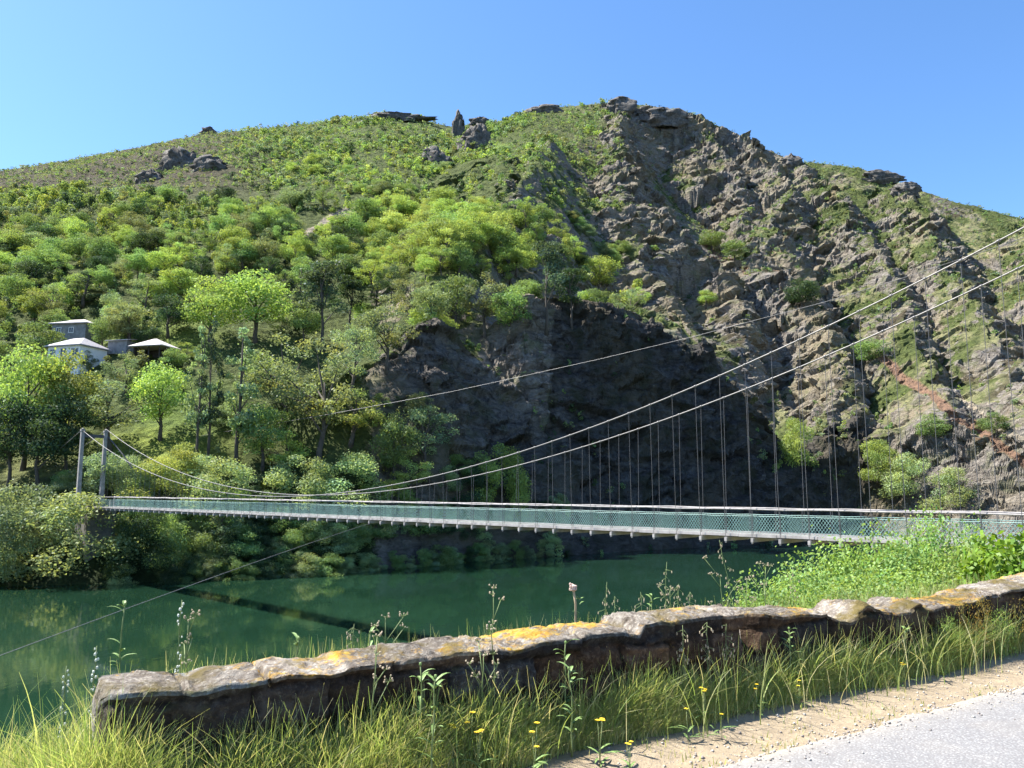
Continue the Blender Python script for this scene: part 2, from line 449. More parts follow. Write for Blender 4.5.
def line_mask(pts, w, soft=2.0):
    m = np.zeros(Z.shape)
    for (x0, y0), (x1, y1) in zip(pts[:-1], pts[1:]):
        dx, dy = x1 - x0, y1 - y0
        s = np.clip(((PX - x0) * dx + (PY - y0) * dy) / (dx * dx + dy * dy), 0, 1)
        dist = np.hypot(PX - x0 - s * dx, PY - y0 - s * dy) + 2.6 * nz2
        m = np.maximum(m, 1 - smooth(w, w + soft, dist))
    return m
mk = np.maximum(line_mask([(882,362),(905,378),(930,395),(955,418),(978,428),(1003,447),(1040,475)], 3.6), line_mask([(705,248),(725,262),(745,272)], 2.2))
COLG = COLG * (1 - mk[..., None]) + np.array([0.22, 0.135, 0.10]) * mk[..., None]
mk2 = np.maximum(line_mask([(297,238),(318,228),(335,216),(352,210)], 2.5), line_mask([(960,400),(1000,430),(1040,450)], 2)) 
COLG = COLG * (1 - mk2[..., None]) + np.array([0.36, 0.30, 0.25]) * mk2[..., None]
mk3 = line_mask([(840,190),(800,225),(772,250),(776,272)], 2.0)
COLG = COLG * (1 - .5 * mk3[..., None]) + np.array([0.30, 0.21, 0.16]) * .5 * mk3[..., None]
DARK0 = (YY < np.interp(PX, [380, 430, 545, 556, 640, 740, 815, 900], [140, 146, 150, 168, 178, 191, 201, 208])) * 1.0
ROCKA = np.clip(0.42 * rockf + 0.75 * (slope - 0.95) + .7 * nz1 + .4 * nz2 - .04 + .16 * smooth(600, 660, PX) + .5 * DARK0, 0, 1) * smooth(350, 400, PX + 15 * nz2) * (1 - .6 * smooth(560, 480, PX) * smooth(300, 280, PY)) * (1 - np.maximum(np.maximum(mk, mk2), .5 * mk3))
# grass ledges: gentle ground inside the rock stays green
ROCKA *= smooth(0.25, 0.75, slope + 0.35 * nz2)

def terrain_mat():
    t = NT('valley_ground'); co = t.co('Object')
    ra = t.attr('rock', 'Fac'); gc = t.attr('tint')
    n_f = t.noise(0.9, 8, 0.65, co); n_m = t.noise(0.22, 6, 0.6, co); n_l = t.noise(0.05, 4, 0.55, co)
    strat = t.noise(0.35, 7, 0.68, t.co('Object', (1.0, 1.0, 2.2)), 1.2)
    rc = t.ramp(strat, [(0.30, (0.055, 0.047, 0.041)), (0.45, (0.155, 0.135, 0.115)), (0.58, (0.245, 0.218, 0.185)), (0.75, (0.36, 0.325, 0.28))])
    rc = t.mix(t.val(n_l, 0.45, 0.62), rc, t.mix(0.55, rc, (0.26, 0.21, 0.12)))
    rc = t.mix(t.val(n_m, 0.52, 0.62), rc, t.mix(0.5, rc, (0.14, 0.15, 0.07)))
    sl_ = t.attr('cliff_shade', 'Fac'); rc = t.mix(t.math('MULTIPLY', sl_, t.val(n_m, .3, .6, .75, 1.0)), rc, t.mix(1.0, rc, (.30, .31, .34), 'MULTIPLY'))  # river cliffs: same rock multiplied darker, shade painted into the colour
    gg = t.mix(t.val(n_f, 0.35, 0.7), t.mix(1.0, gc, (0.55, 0.6, 0.6), 'MULTIPLY'), t.mix(1.0, gc, (1.35, 1.3, 1.1), 'MULTIPLY'))
    edge = t.math('ADD', ra, t.math('MULTIPLY', t.math('SUBTRACT', n_f, 0.5), 0.9))
    edge = t.math('ADD', edge, t.math('MULTIPLY', t.math('SUBTRACT', n_m, 0.5), 0.9))
    fac = t.val(edge, 0.30, 0.46)
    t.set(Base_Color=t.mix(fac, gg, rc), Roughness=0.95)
    t.b.inputs['Specular IOR Level'].default_value = 0.15
    vor = t.new('ShaderNodeTexVoronoi'); vor.feature = 'F1'; vor.inputs['Scale'].default_value = 0.33; t.l(t.co('Object', (1, 1, 0.6)), vor.inputs['Vector'])
    h = t.math('ADD', t.math('MULTIPLY', n_f, 1.3), t.math('MULTIPLY', vor.outputs['Distance'], 0.8))
    h = t.math('ADD', h, t.math('MULTIPLY', strat, 2.2))
    t.bump(h, 0.85, 0.9)
    return t.m
idx = np.arange(NY * NU).reshape(NY, NU)
Qd = np.stack([idx[:-1, :-1], idx[:-1, 1:], idx[1:, 1:], idx[1:, :-1]], -1).reshape(-1, 4)
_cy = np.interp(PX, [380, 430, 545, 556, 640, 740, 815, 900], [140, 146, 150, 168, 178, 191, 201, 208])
CLIFF_SHADE = smooth(3, -1, YY - _cy + 1.5 * nz2) * (.6 + .4 * smooth(490, 590, PX + 60 * nz1 + 40 * nz2)) * smooth(372, 392, PX) * smooth(900, 860, PX) * (YY > ys - 2)  # mask of the painted shade on the river cliffs
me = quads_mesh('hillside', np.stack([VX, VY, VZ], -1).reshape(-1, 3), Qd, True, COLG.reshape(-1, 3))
me.polygons.foreach_set('use_smooth', (rockf[:-1, :-1] < .3).ravel())
a = me.attributes.new('cliff_shade', 'FLOAT', 'POINT'); a.data.foreach_set('value', CLIFF_SHADE.ravel().astype(np.float32))
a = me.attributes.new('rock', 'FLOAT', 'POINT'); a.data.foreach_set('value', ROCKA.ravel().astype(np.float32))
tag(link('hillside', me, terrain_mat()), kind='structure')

def zg(x, y):
    """ground height at world x, y (bilinear on the grid)"""
    x = np.asarray(x, float); y = np.asarray(y, float); u = x / y
    iu = np.clip(np.searchsorted(U, u) - 1, 0, NU - 2); iy = np.clip(np.searchsorted(YN, y) - 1, 0, NY - 2)
    fu = np.clip((u - U[iu]) / (U[iu + 1] - U[iu]), 0, 1); fy = np.clip((y - YN[iy]) / (YN[iy + 1] - YN[iy]), 0, 1)
    return (Z[iy, iu] * (1 - fu) + Z[iy, iu + 1] * fu) * (1 - fy) + (Z[iy + 1, iu] * (1 - fu) + Z[iy + 1, iu + 1] * fu) * fy
def hit(px, py, ymin=95, ymax=560):
    """first point of the hillside seen at a photo position"""
    u, m = u_of(px, py)
    Ys = np.linspace(ymin, ymax, 2400); zs = zg(u * Ys, Ys)
    k = np.argmax(zs >= CZ + m * Ys)
    if not (zs >= CZ + m * Ys).any(): return None
    return Vector((u * Ys[k], Ys[k], zs[k]))

# ---------------------------------------------------------------- water
def water_mat():
    t = NT('river_water'); co = t.co('Object')
    n = t.noise(0.05, 4, 0.6, co)
    t.set(Base_Color=t.mix(t.val(n, 0.35, 0.65), (0.007, 0.024, 0.013), (0.011, 0.033, 0.018)), Roughness=0.045, IOR=1.33)
    h = t.math('ADD', t.math('MULTIPLY', t.noise(1.6, 3, 0.5, t.co('Object', (1, 0.5, 1))), 1.0), t.math('MULTIPLY', t.noise(0.25, 2, 0.5, co), 2.0))
    t.bump(h, 0.06, 0.07)
    return t.m
me = bpy.data.meshes.new('water')
me.from_pydata([(-900, -60, WATER_Z), (900, -60, WATER_Z), (900, 900, WATER_Z), (-900, 900, WATER_Z)], [], [(0, 1, 2, 3)])
tag(link('water', me, water_mat()), kind='structure')
# ================================================================ suspension footbridge
BR = Vector((19.9, 32.0, 0)); BD = Vector((-0.71719645, 0.69687104, 0)); BN = Vector((0.69687104, 0.71719645, 0))
DZ = -0.66; BW = 2.3
def bp(t, off, z): 
    v = BR + BD * t + BN * off; v.z = z; return v
def cz_near(t): return 3.299e-3 * t * t - 0.3742 * t + 11.555
def cz_far(t): return 3.229e-3 * t * t - 0.3580 * t + 10.97
T0, T1 = -14.0, 102.0
brz = math.atan2(BD.y, BD.x)
M_conc = simple_mat('weathered_concrete', (0.25, 0.235, 0.22), 0.3, 2.0, 0.85, bump=0.3)
M_beam = simple_mat('bleached_edge_beam', (0.33, 0.305, 0.29), 0.35, 1.5, 0.85, bump=0.2)
M_plank = simple_mat('deck_planks', (0.20, 0.18, 0.16), 0.3, 4.0, 0.85)
M_steel = simple_mat('galvanised_cable', (0.19, 0.18, 0.17), 0.15, 5.0, 0.5, 0.4)
M_rod = simple_mat('dull_hanger_rod', (0.10, 0.095, 0.095), 0.15, 5.0, 0.6, 0.2)
M_net = simple_mat('green_coated_netting', (0.22, 0.38, 0.34), 0.1, 5.0, 0.5)
M_abut = simple_mat('dark_masonry', (0.14, 0.13, 0.115), 0.35, 1.2, 0.9, bump=0.5)
M_dark = simple_mat('dark_steel', (0.06, 0.06, 0.065), 0.2, 5.0, 0.6, 0.3)
bridge = empty('suspension_bridge', bp(0, 0, DZ))
tag(bridge, 'long pedestrian suspension bridge with green mesh railings across the green river', 'bridge')
bloc = -Vector(bridge.location)
def bput(mb, name, mat, sm=False, parent=bridge):
    o = mb.build(name, mat, parent, sm)
    o.location = bloc if parent is bridge else (0, 0, 0)
    return o
def strip(mb, t0, t1, off, z, w, h, seg=5.0):
    mb.box(bp((t0 + t1) / 2, off, z), (t1 - t0, w, h), brz)
# deck with planks modelled as separate boards inside one mesh
mb = MB(); t_ = T0
rr = random.Random(3)
while t_ < T1:
    mb.box(bp(t_ + 0.12, BW / 2, DZ + 0.0 + rr.uniform(-.006, .006)), (0.225, BW - 0.34, 0.05), brz); t_ += 0.24
bput(mb, 'deck', M_plank)
for off in (0.0, BW):
    mb = MB(); n = 58
    for i in range(n):
        ta = T0 + (T1 - T0) * i / n; tb = T0 + (T1 - T0) * (i + 1) / n
        mb.box(bp((ta + tb) / 2, off + rr.uniform(-.01, .01), DZ + rr.uniform(-.012, .012)), (tb - ta - 0.02, 0.2, 0.14 + rr.uniform(-.02, .02)), brz)
    bput(mb, 'edge_beam', M_beam)
# bays
SP = 1.43; bays = np.arange(T0 + 0.9, T1, SP)
for t_ in bays:
    mb = MB(); mb.box(bp(t_, BW / 2, DZ - 0.22), (0.13, BW + 0.5, 0.2), brz)
    mb.box(bp(t_, -0.2, DZ - 0.26), (0.08, 0.06, 0.26), brz)
    bput(mb, 'crossbeam', M_beam)
mb = MB()
for off in (0.5, BW - 0.5): mb.box(bp((T0 + T1) / 2, off, DZ - 0.075), (T1 - T0, 0.12, 0.10), brz)
bput(mb, 'stringers', M_dark)
# main cables
for off, fz, w in ((-0.3, cz_near, 0), (2.6, cz_far, 1)):
    tt = np.linspace(-26, 107.0, 90)
    mb = MB(); mb.tube([bp(a, off, fz(a)) for a in tt], 0.036, 6)
    for t_ in bays:
        mb.tube([bp(t_ - .07, off, fz(t_ - .07)), bp(t_ + .07, off, fz(t_ + .07))], 0.06, 6)
    bput(mb, 'main_cable', M_steel, True)
# hangers: the hundred that show largest are parts of their own
hl = []
for off, fz, doff in ((-0.3, cz_near, -0.2), (2.6, cz_far, BW + 0.2)):
    for t_ in bays:
        if t_ < 78: hl.append((fz(t_) - DZ, t_, off, fz, doff))
hl.sort(key=lambda q: -(q[0] / (40 + q[1])))
rest = MB()
for i, (hh, t_, off, fz, doff) in enumerate(hl):
    if fz(t_) < DZ + 1.4: continue
    m = MB() if i < 98 else rest
    m.tube([bp(t_ + rr.uniform(-.02, .02), doff, DZ - 0.28), bp(t_, off, fz(t_))], 0.0135, 5)
    if i < 98: bput(m, 'hanger', M_rod)
for off, fz, doff in ((-0.3, cz_near, -0.2), (2.6, cz_far, BW + 0.2)):
    for t_ in bays:
        if t_ >= 78: rest.tube([bp(t_, doff, DZ - 0.28), bp(t_, off, fz(t_))], 0.013, 5)
tag(bput(rest, 'hangers', M_rod), kind='stuff')
# railing: top cable rail, netting with its own top wire, posts
for off in (-0.06, BW + 0.06):
    mb = MB(); tt = np.linspace(T0, T1, 60)
    mb.tube([bp(a, off, DZ + 1.27 + 0.02 * math.sin(a * 4.39)) for a in tt], 0.042, 6)
    bput(mb, 'handrail', M_beam, True)
    mb = MB()
    for i in range(len(bays) - 1):
        mb.tube([bp(bays[i], off, DZ + 0.95), bp(bays[i] + SP / 2, off, DZ + 0.93 ), bp(bays[i + 1], off, DZ + 0.95)], 0.012, 4)
    bput(mb, 'top_wire', M_net)
    for t_ in bays:
        mb = MB(); mb.tube([bp(t_ + 0.02, off, DZ - 0.1), bp(t_ + 0.02, off, DZ + 1.27)], 0.016, 5)
        bput(mb, 'railing_post', M_rod)
    # chain-link: two families of slanting wires, real thin wires
    V = []; Q = []; s = 0.16; Hn = 0.93; zb = DZ + 0.03; w = 0.0048
    a_ = T0
    while a_ < T1 - 1.0:
        for sg in (1, -1):
            ta, tb = (a_, a_ + Hn * 0.75) if sg > 0 else (a_ + Hn * 0.75, a_)
            p0 = bp(ta, off, zb); p1 = bp(tb, off, zb + Hn); dn = BN * w; dt = BD * w * 1.3
            b0 = len(V)
            V += [p0 - dt, p0 + dt, p1 + dt, p1 - dt, p0 - dt + dn, p0 + dt + dn, p1 + dt + dn, p1 - dt + dn]
            Q += [(b0, b0+1, b0+2, b0+3), (b0+7, b0+6, b0+5, b0+4), (b0, b0+3, b0+7, b0+4), (b0+1, b0+5, b0+6, b0+2)]
        a_ += s
    me = quads_mesh('mesh_netting', np.array([tuple(v) for v in V]), np.array(Q))
    o = link('mesh_netting', me, M_net, bridge, bloc)
# towers
def tower(t_, zb, zt, label):
    for off, top in ((-0.3, zt), (2.6, zt - 0.05)):
        m = MB(); p = bp(t_, off, 0)
        # tapered post
        for z0, z1, w0, w1 in ((zb, zb + 1.0, 0.8, 0.65), (zb + 1.0, top - 0.25, 0.52, 0.40), (top - 0.25, top, 0.5, 0.5)):
            P = [(sx * w / 2, sy * w / 2 * 1.0, z) for z, w in ((z0, w0), (z1, w1)) for sx, sy in ((-1,-1),(1,-1),(1,1),(-1,1))]
            ca, sa = math.cos(brz), math.sin(brz)
            P = [(p.x + x * ca - y * sa, p.y + x * sa + y * ca, z) for x, y, z in P]
            m.add(P, [(0,3,2,1),(4,5,6,7),(0,1,5,4),(1,2,6,5),(2,3,7,6),(3,0,4,7)])
        bput(m, 'tower_post', M_conc)
    m = MB(); m.box(bp(t_, 1.15, zt - 0.85), (0.3, 2.4, 0.42), brz)
    bput(m, 'tower_crossbeam', M_dark)
    # saddles
    m = MB()
    for off in (-0.3, 2.6): m.tube([bp(t_ - .3, off, zt + 0.02), bp(t_, off, zt + 0.10), bp(t_ + .3, off, zt + 0.02)], 0.1, 6)
    bput(m, 'cable_saddle', M_steel)
tower(107.2, -2.5, 9.5, '')
tower(-26.0, -3.0, 23.3, '')
# back stays behind the towers, braces and the abutment
m = MB()
for off in (-0.3, 2.6):
    m.tube([bp(107.2, off, 9.5), bp(124, off, zg(*bp(124, off, 0).xy) + 0.3)], 0.045, 6)
    m.tube([bp(-26, off, 23.3), bp(-60, off, -1)], 0.045, 6)
bput(m, 'backstay', M_steel)
m = MB(); m.tube([bp(107.0, 2.9, 8.6), bp(104.2, 3.9, 6.2), bp(102.6, 4.6, 4.4)], 0.09, 6); bput(m, 'tower_brace', M_dark)
m = MB(); m.box(bp(104.6, 1.15, DZ - 4.4), (4.6, 3.4, 8.4), brz); m.box(bp(103.0, -0.35, DZ + 0.3), (1.2, 0.5, 0.9), brz); m.box(bp(103.0, 2.6, DZ + 0.3), (1.2, 0.5, 0.9), brz)
bput(m, 'abutment', M_abut)
m = MB(); m.box(bp(T1 - 0.1, -0.08, DZ + 0.62), (0.12, 0.12, 1.3), brz); m.box(bp(T1 - 0.1, BW + 0.08, DZ + 0.62), (0.12, 0.12, 1.3), brz); bput(m, 'end_post', M_conc)
m = MB(); m.box(bp(T0 - 7, 1.15, DZ - 1.6), (14.0, 4.6, 3.0), brz); bput(m, 'abutment', M_conc)
# wind guy from under the deck to the near bank
def sag(p, q, s, n=24):
    return [Vector(p).lerp(Vector(q), k / n) - Vector((0, 0, 4 * s * (k / n) * (1 - k / n))) for k in range(n + 1)]
def t_at(px):
    u = (px - 512) / F / (CT) ; u = u_of(px, 530)[0]
    return (BR.x - u * BR.y) / (u * BD.y - BD.x)
ta = t_at(372); pa = bp(ta, -0.1, DZ - 0.3)
m = MB(); m.tube(sag(pa, at(-150, 712, 22.0), -0.15), 0.013, 5); bput(m, 'wind_guy', M_steel, True)
# stray cable crossing high above the river
cab = MB(); cab.tube([at(*p) for p in ((200,436,128),(265,425,124),(325,415,119),(385,404,114),(450,392,109),(512,378.5,104),(600,359,98),(690,337.5,92),(760,319,88),(825,302,84),(900,279,80),(1000,246,76),(1140,196,70))], 0.03, 5)
o = cab.build('overhead_cable', M_steel, None, True); tag(o, 'single pale cable slung high across the dark cliff above the bridge', 'cable')
# wooden poles carrying it
# ================================================================ trees and shrubs
def leaf_quads(P, N, size, rng, tint, fold=0.0):
    """one leaf-clump quad per point; returns V, Q, per vertex tint"""
    n = len(P)
    r = rng.normal(size=(n, 3)); a = np.cross(N, r); a /= np.linalg.norm(a, axis=1)[:, None] + 1e-9
    b = np.cross(N, a)
    s = (size * rng.uniform(0.6, 1.25, n))[:, None]; e = s * rng.uniform(0.55, 0.95, n)[:, None]
    V = np.stack([P - a * s * .5 , P + b * e * .5 - a * s * .08, P + a * s * .5 , P - b * e * .5 + a * s * .1], 1).reshape(-1, 3)
    Q = np.arange(n * 4).reshape(n, 4)
    return V, Q, np.repeat(tint, 4, axis=0)
def tint_of(n, rng, var=0.22, warm=0.12):
    b = rng.uniform(1 - var, 1 + var, n); w = rng.uniform(-warm, warm, n)
    return np.stack([b * (1 + w), b, b * (1 - w * 1.5)], 1)
def crown_proto(kind, seed, n, leaf):
    """crown of a 10 m tree, base of the trunk at the origin"""
    rng = np.random.default_rng(seed)
    L = []
    if kind in ('round', 'dark'):
        for i in range(17):
            a = rng.uniform(0, 6.28); h = rng.uniform(0, 1); rad = 2.7 * math.sqrt(max(0.05, 1 - (2 * h - .9) ** 2)) * rng.uniform(.55, 1)
            L.append((rad * math.cos(a), rad * math.sin(a), 3.2 + 5.0 * h, rng.uniform(1.0, 1.75)))
    elif kind == 'loose':
        for i in range(22):
            a = rng.uniform(0, 6.28); h = rng.uniform(0, 1); rad = 3.3 * math.sqrt(max(0.05, 1 - (2 * h - 1) ** 2)) * rng.uniform(.5, 1)
            L.append((rad * math.cos(a), rad * math.sin(a), 3.6 + 5.6 * h, rng.uniform(.55, 1.15)))
    elif kind == 'bush':
        for i in range(20):
            a = rng.uniform(0, 6.28); h = rng.uniform(0, 1) ** 1.2; rad = 4.6 * math.sqrt(max(0.03, 1 - h * h)) * rng.uniform(.45, 1)
            L.append((rad * math.cos(a), rad * math.sin(a), 1.0 + 7.4 * h, rng.uniform(1.2, 2.1)))
    elif kind == 'pine':
        for i in range(26):
            h = (i + rng.uniform(0, 1)) / 26; rad = (1.75 * (1 - h) ** .6 + .15) * rng.uniform(.3, 1.15); a = rng.uniform(0, 6.28)
            L.append((rad * math.cos(a), rad * math.sin(a), 2.6 + 7.2 * h, rng.uniform(.4, .8) * (1.15 - .5 * h)))
    elif kind == 'crownpine':
        for i in range(20):
            h = rng.uniform(0, 1); rad = 2.4 * (1 - .6 * h) * rng.uniform(.3, 1.1); a = rng.uniform(0, 6.28)
            L.append((rad * math.cos(a), rad * math.sin(a), 4.4 + 5.0 * h, rng.uniform(.55, 1.15)))
    L = np.array(L); w = L[:, 3] ** 2; li = rng.choice(len(L), n, p=w / w.sum())
    D = rng.normal(size=(n, 3)); D[:, 2] += 0.25; D /= np.linalg.norm(D, axis=1)[:, None]
    rr_ = L[li, 3] * (0.35 + 0.65 * rng.uniform(0, 1, n) ** 0.45) * rng.uniform(0.85, 1.18, n)
    flat = np.array([1, 1, 0.75 if kind not in ('pine', 'crownpine') else 0.55])
    P = L[li, :3] + D * rr_[:, None] * flat
    # a few stray sprays beyond the lobes break the outline
    st = rng.uniform(0, 1, n) < 0.07; P[st] += D[st] * rng.uniform(.1, .6, st.sum())[:, None]
    if kind == 'bush': P[:, 2] = np.maximum(P[:, 2], rng.uniform(-.3, .5, n))
    Nn = D * 0.9 + rng.normal(size=(n, 3)) * 0.55; Nn /= np.linalg.norm(Nn, axis=1)[:, None]
    lt = tint_of(len(L), rng, .16, .10)
    tn = tint_of(n, rng, .18, .06) * lt[li]
    return leaf_quads(P, Nn, np.full(n, leaf), rng, tn), L
def trunk_proto(kind, seed, L):
    rng = random.Random(seed); m = MB()
    top = 9.2 if kind in ('pine', 'crownpine') else 6.2
    w = .17 if kind in ('pine', 'crownpine') else .24
    pts = []; x = y = 0
    for i in range(8):
        h = top * i / 7; pts.append((x, y, h - (0.6 if i == 0 else 0))); x += rng.uniform(-.14, .14); y += rng.uniform(-.14, .14)
    m.tube(pts, [w * (1.25 if i == 0 else 1 - .82 * i / 7) for i in range(8)], 7)
    for l in L[:: (3 if kind in ('pine',) else 2)]:
        h = min(top * .95, max(1.4, l[2] * rng.uniform(.5, .8))); k = min(6, int(h / top * 7)); p = pts[k]
        mid = (p[0] * .5 + l[0] * .5 + rng.uniform(-.2, .2), p[1] * .5 + l[1] * .5, (h + l[2]) / 2 + .1)
        m.tube([(p[0], p[1], h), mid, (l[0], l[1], l[2])], [w * .38, w * .25, w * .09], 5, False)
    return m.mesh(kind + '_trunk', True)
KB = {  # base colours of the foliage
 'bright': (0.290, 0.385, 0.105), 'mid': (0.195, 0.290, 0.100), 'dark': (0.052, 0.092, 0.040), 'olive': (0.215, 0.250, 0.115),
 'grey': (0.215, 0.280, 0.145), 'pale': (0.330, 0.430, 0.200), 'pine': (0.080, 0.118, 0.068), 'yellow': (0.340, 0.400, 0.120)}
LM = {k: leaf_mat('foliage_' + k, v) for k, v in KB.items()}
M_bark = simple_mat('bark', (0.085, 0.070, 0.055), 0.35, 2.5, 0.95, bump=0.4)
PROTO = {}
for kind, nv, n, leaf in (('round', 3, 5600, .26), ('loose', 3, 3600, .23), ('bush', 3, 9000, .26), ('pine', 2, 3000, .22), ('crownpine', 2, 3400, .24)):
    for v in range(nv):
        (V, Q, T), L = crown_proto(kind, 100 + v * 7 + len(kind), n, leaf)
        me = quads_mesh(kind + '_crown', V, Q, False, T)
        ext = np.percentile(np.abs(V[:, :2]), 97)
        PROTO[(kind, v)] = (me, trunk_proto(kind, v + 5, L) if kind != 'bush' else None, ext, V[:, 2].max())
CM = {}
def crown_mesh(kind, v, col):
    if (kind, v, col) not in CM:
        me = PROTO[(kind, v)][0].copy(); me.materials.clear(); me.materials.append(LM[col]); CM[(kind, v, col)] = me
    return CM[(kind, v, col)]
for p in PROTO.values():
    if p[1]: p[1].materials.append(M_bark)
TREES = []     # (object, px centre, py centre, kind words) for the labels
def plant(kind, v, col, loc, h, w, rz, label=None, group=None, info=None, parts=True):
    cme = crown_mesh(kind, v, col); _, tme, ext, top = PROTO[(kind, v)]
    sx = w / (2 * ext); sz = h / top
    nm = 'shrub' if kind == 'bush' else ('pine_tree' if 'pine' in kind else 'broadleaf_tree')
    if kind == 'bush':
        o = link(nm, cme, None); root = o
    else:
        root = empty(nm)
        c = link('crown', cme, None, root)
        t = link('trunk', tme, None, root)
    root.location = loc; root.rotation_euler = (0, 0, rz); root.scale = (sx, sx, sz)
    root['category'] = 'shrub' if kind == 'bush' else 'tree'
    if group: root['group'] = group
    if label: root['label'] = label
    if info: TREES.append((root, info))
    return root
# trees one can point at: photo x, y of the top, y of the foot, width in photo pixels, shape, colour, label
HAND = [
 (22,338,470,66,'round','bright','big bright green tree at the left edge below the white house'),
 (62,345,452,58,'round','yellow','yellow-green tree just below the white house on the wooded slope'),
 (66,392,470,44,'round','dark','dark green tree under the yellow-green one left of the bridge towers'),
 (8,392,486,50,'round','dark','very dark tree at the left edge above the pale riverside bushes'),
 (38,402,488,56,'round','dark','dark shaded tree left of the bridge towers near the river path'),
 (110,374,452,78,'loose','grey','wide grey-green tree standing right behind the two bridge towers'),
 (160,358,440,52,'round','bright','bright green tree below the dark open-sided shed'),
 (168,290,338,44,'round','dark','large dark round tree uphill to the right of the houses'),
 (148,322,350,28,'round','dark','small dark round tree directly above the shed roof'),
 (102,316,350,26,'round','mid','round green tree between the grey upper house and the shed'),
 (36,318,366,44,'round','mid','green tree left of the two pale houses'),
 (210,272,346,54,'round','bright','left one of the two broad bright green trees above the thin pines'),
 (256,266,342,64,'round','bright','right one of the two broad bright green trees above the thin pines'),
 (196,318,458,26,'pine','grey','thin tall pine with bare lower trunk, left one of the close pair'),
 (208,312,456,26,'pine','pine','thin tall pine, right one of the close pair above the pale bush'),
 (237,318,466,40,'pine','grey','tall bushy grey pine right of the close pair of thin pines'),
 (318,330,462,84,'loose','olive','tall loose olive tree with one long dark bare trunk'),
 (322,252,352,50,'crownpine','pine','tall dark pine rising above the olive trees in the middle'),
 (350,272,330,36,'crownpine','dark','dark pine crown just right of the tall dark pine'),
 (282,328,430,76,'loose','olive','wide olive-yellow tree left of the bare-trunked tall tree'),
 (350,386,446,70,'loose','yellow','golden spreading tree right of the bare trunk above the river bushes'),
 (352,318,400,52,'loose','grey','grey-green tree between the tall dark pine and the rock head'),
 (386,290,372,60,'loose','olive','brownish olive tree leaning over the left side of the rock head'),
 (410,268,322,44,'loose','olive','brown-tinged tree standing on top of the rock head'),
 (455,270,330,40,'round','mid','green tree growing right behind the top of the rock head'),
 (485,266,338,46,'loose','olive','reddish olive tree on the crest between rock head and dark conifer'),
 (512,282,340,40,'round','mid','green tree left of the dark conifer above the dark cliff'),
 (546,236,332,44,'crownpine','pine','tall dark conifer on the crest above the dark triangular cliff'),
 (572,262,330,36,'crownpine','dark','second dark conifer right beside the tall one above the cliff'),
 (600,252,294,40,'round','bright','single bright green tree right of the dark conifers at the rock edge'),
 (425,402,478,56,'loose','grey','grey shrubby tree at the foot of the rock head'),
 (408,448,502,42,'loose','yellow','yellowish small tree behind the bridge left of centre'),
 (395,412,490,40,'round','mid','dull green tree below the rock head beside the golden tree'),
 (262,400,470,52,'round','mid','mid green tree right of the bushy grey pine'),
 (182,440,486,34,'round','yellow','small yellow-green tree in the clearing behind the bridge cables'),
 (803,276,312,34,'round','dark','dark green round tree in the gully of the rocky mountain'),
 (872,336,368,34,'round','mid','green tree at the upper end of the red soil track'),
 (706,288,308,20,'round','bright','tiny bright tree on the pale rock slope above the dark cliff'),
 (712,228,252,26,'round','mid','small green tree in the shaded gully under the peak'),
 (735,238,262,24,'round','mid','second small green tree in the shaded gully under the peak'),
 (996,410,438,28,'round','mid','green round tree right of the red soil track near the right edge'),
 (932,414,446,30,'round','mid','green tree left of the lower end of the red soil track'),
 (915,455,498,56,'bush','pale','pale green shrub thicket behind the bridge at the right'),
 (958,470,512,50,'bush','pale','pale green shrub above the bridge rail near the right edge'),
 (880,440,480,44,'bush','bright','light green shrub on the rocks left of the pale thicket'),
 (800,420,470,40,'bush','bright','bright shrub right at the lower right edge of the dark cliff'),
 (80,498,581,106,'bush','pale','big pale willow-like shrub at the water below the bridge towers'),
 (22,486,556,92,'bush','grey','grey-green shrub mass at the left edge above the water'),
 (14,528,582,64,'bush','pale','pale shrub at the water in the left corner of the far bank'),
 (150,512,578,62,'bush','dark','dark shaded shrub right of the big pale one at the water'),
 (166,516,566,52,'bush','mid','green shrub under the left end of the bridge'),
 (214,460,512,80,'bush','pale','rounded pale green shrub behind the left part of the bridge'),
 (158,458,500,66,'bush','yellow','yellow-green shrub right of the bridge towers'),
 (128,456,502,50,'bush','grey','grey-green shrub directly right of the right bridge tower'),
 (300,458,508,66,'bush','pale','pale shrub behind the bridge, left half of the bright pair'),
 (350,456,508,72,'bush','pale','pale bright shrub behind the bridge, right half of the bright pair'),
 (392,480,512,40,'bush','bright','small bright shrub behind the bridge right of the pale pair'),
 (498,450,512,58,'bush','bright','lone bright green shrub against the dark cliff behind the bridge'),
 (470,470,520,40,'bush','dark','dark shrub at the foot of the rock head behind the bridge'),
]
for i, (x, yt, yb, w, kind, col, lab) in enumerate(HAND):
    p = hit(x, yb)
    if p is None: p = hit(x, yb - 8)
    if p is None: continue
    sc = p.y / F
    h = (yb - yt) * sc * (1.0 + 0.10 * (kind == 'bush')); ww = w * sc
    if kind == 'bush': ww *= 1.0
    nv = 2 if 'pine' in kind else 3
    p.z -= 0.25
    o = plant(kind, (i * 2 + 1) % nv, col, p, h, ww, (i * 2.3) % 6.28, lab)
    TREES.append((o, None))
NH = len(HAND)
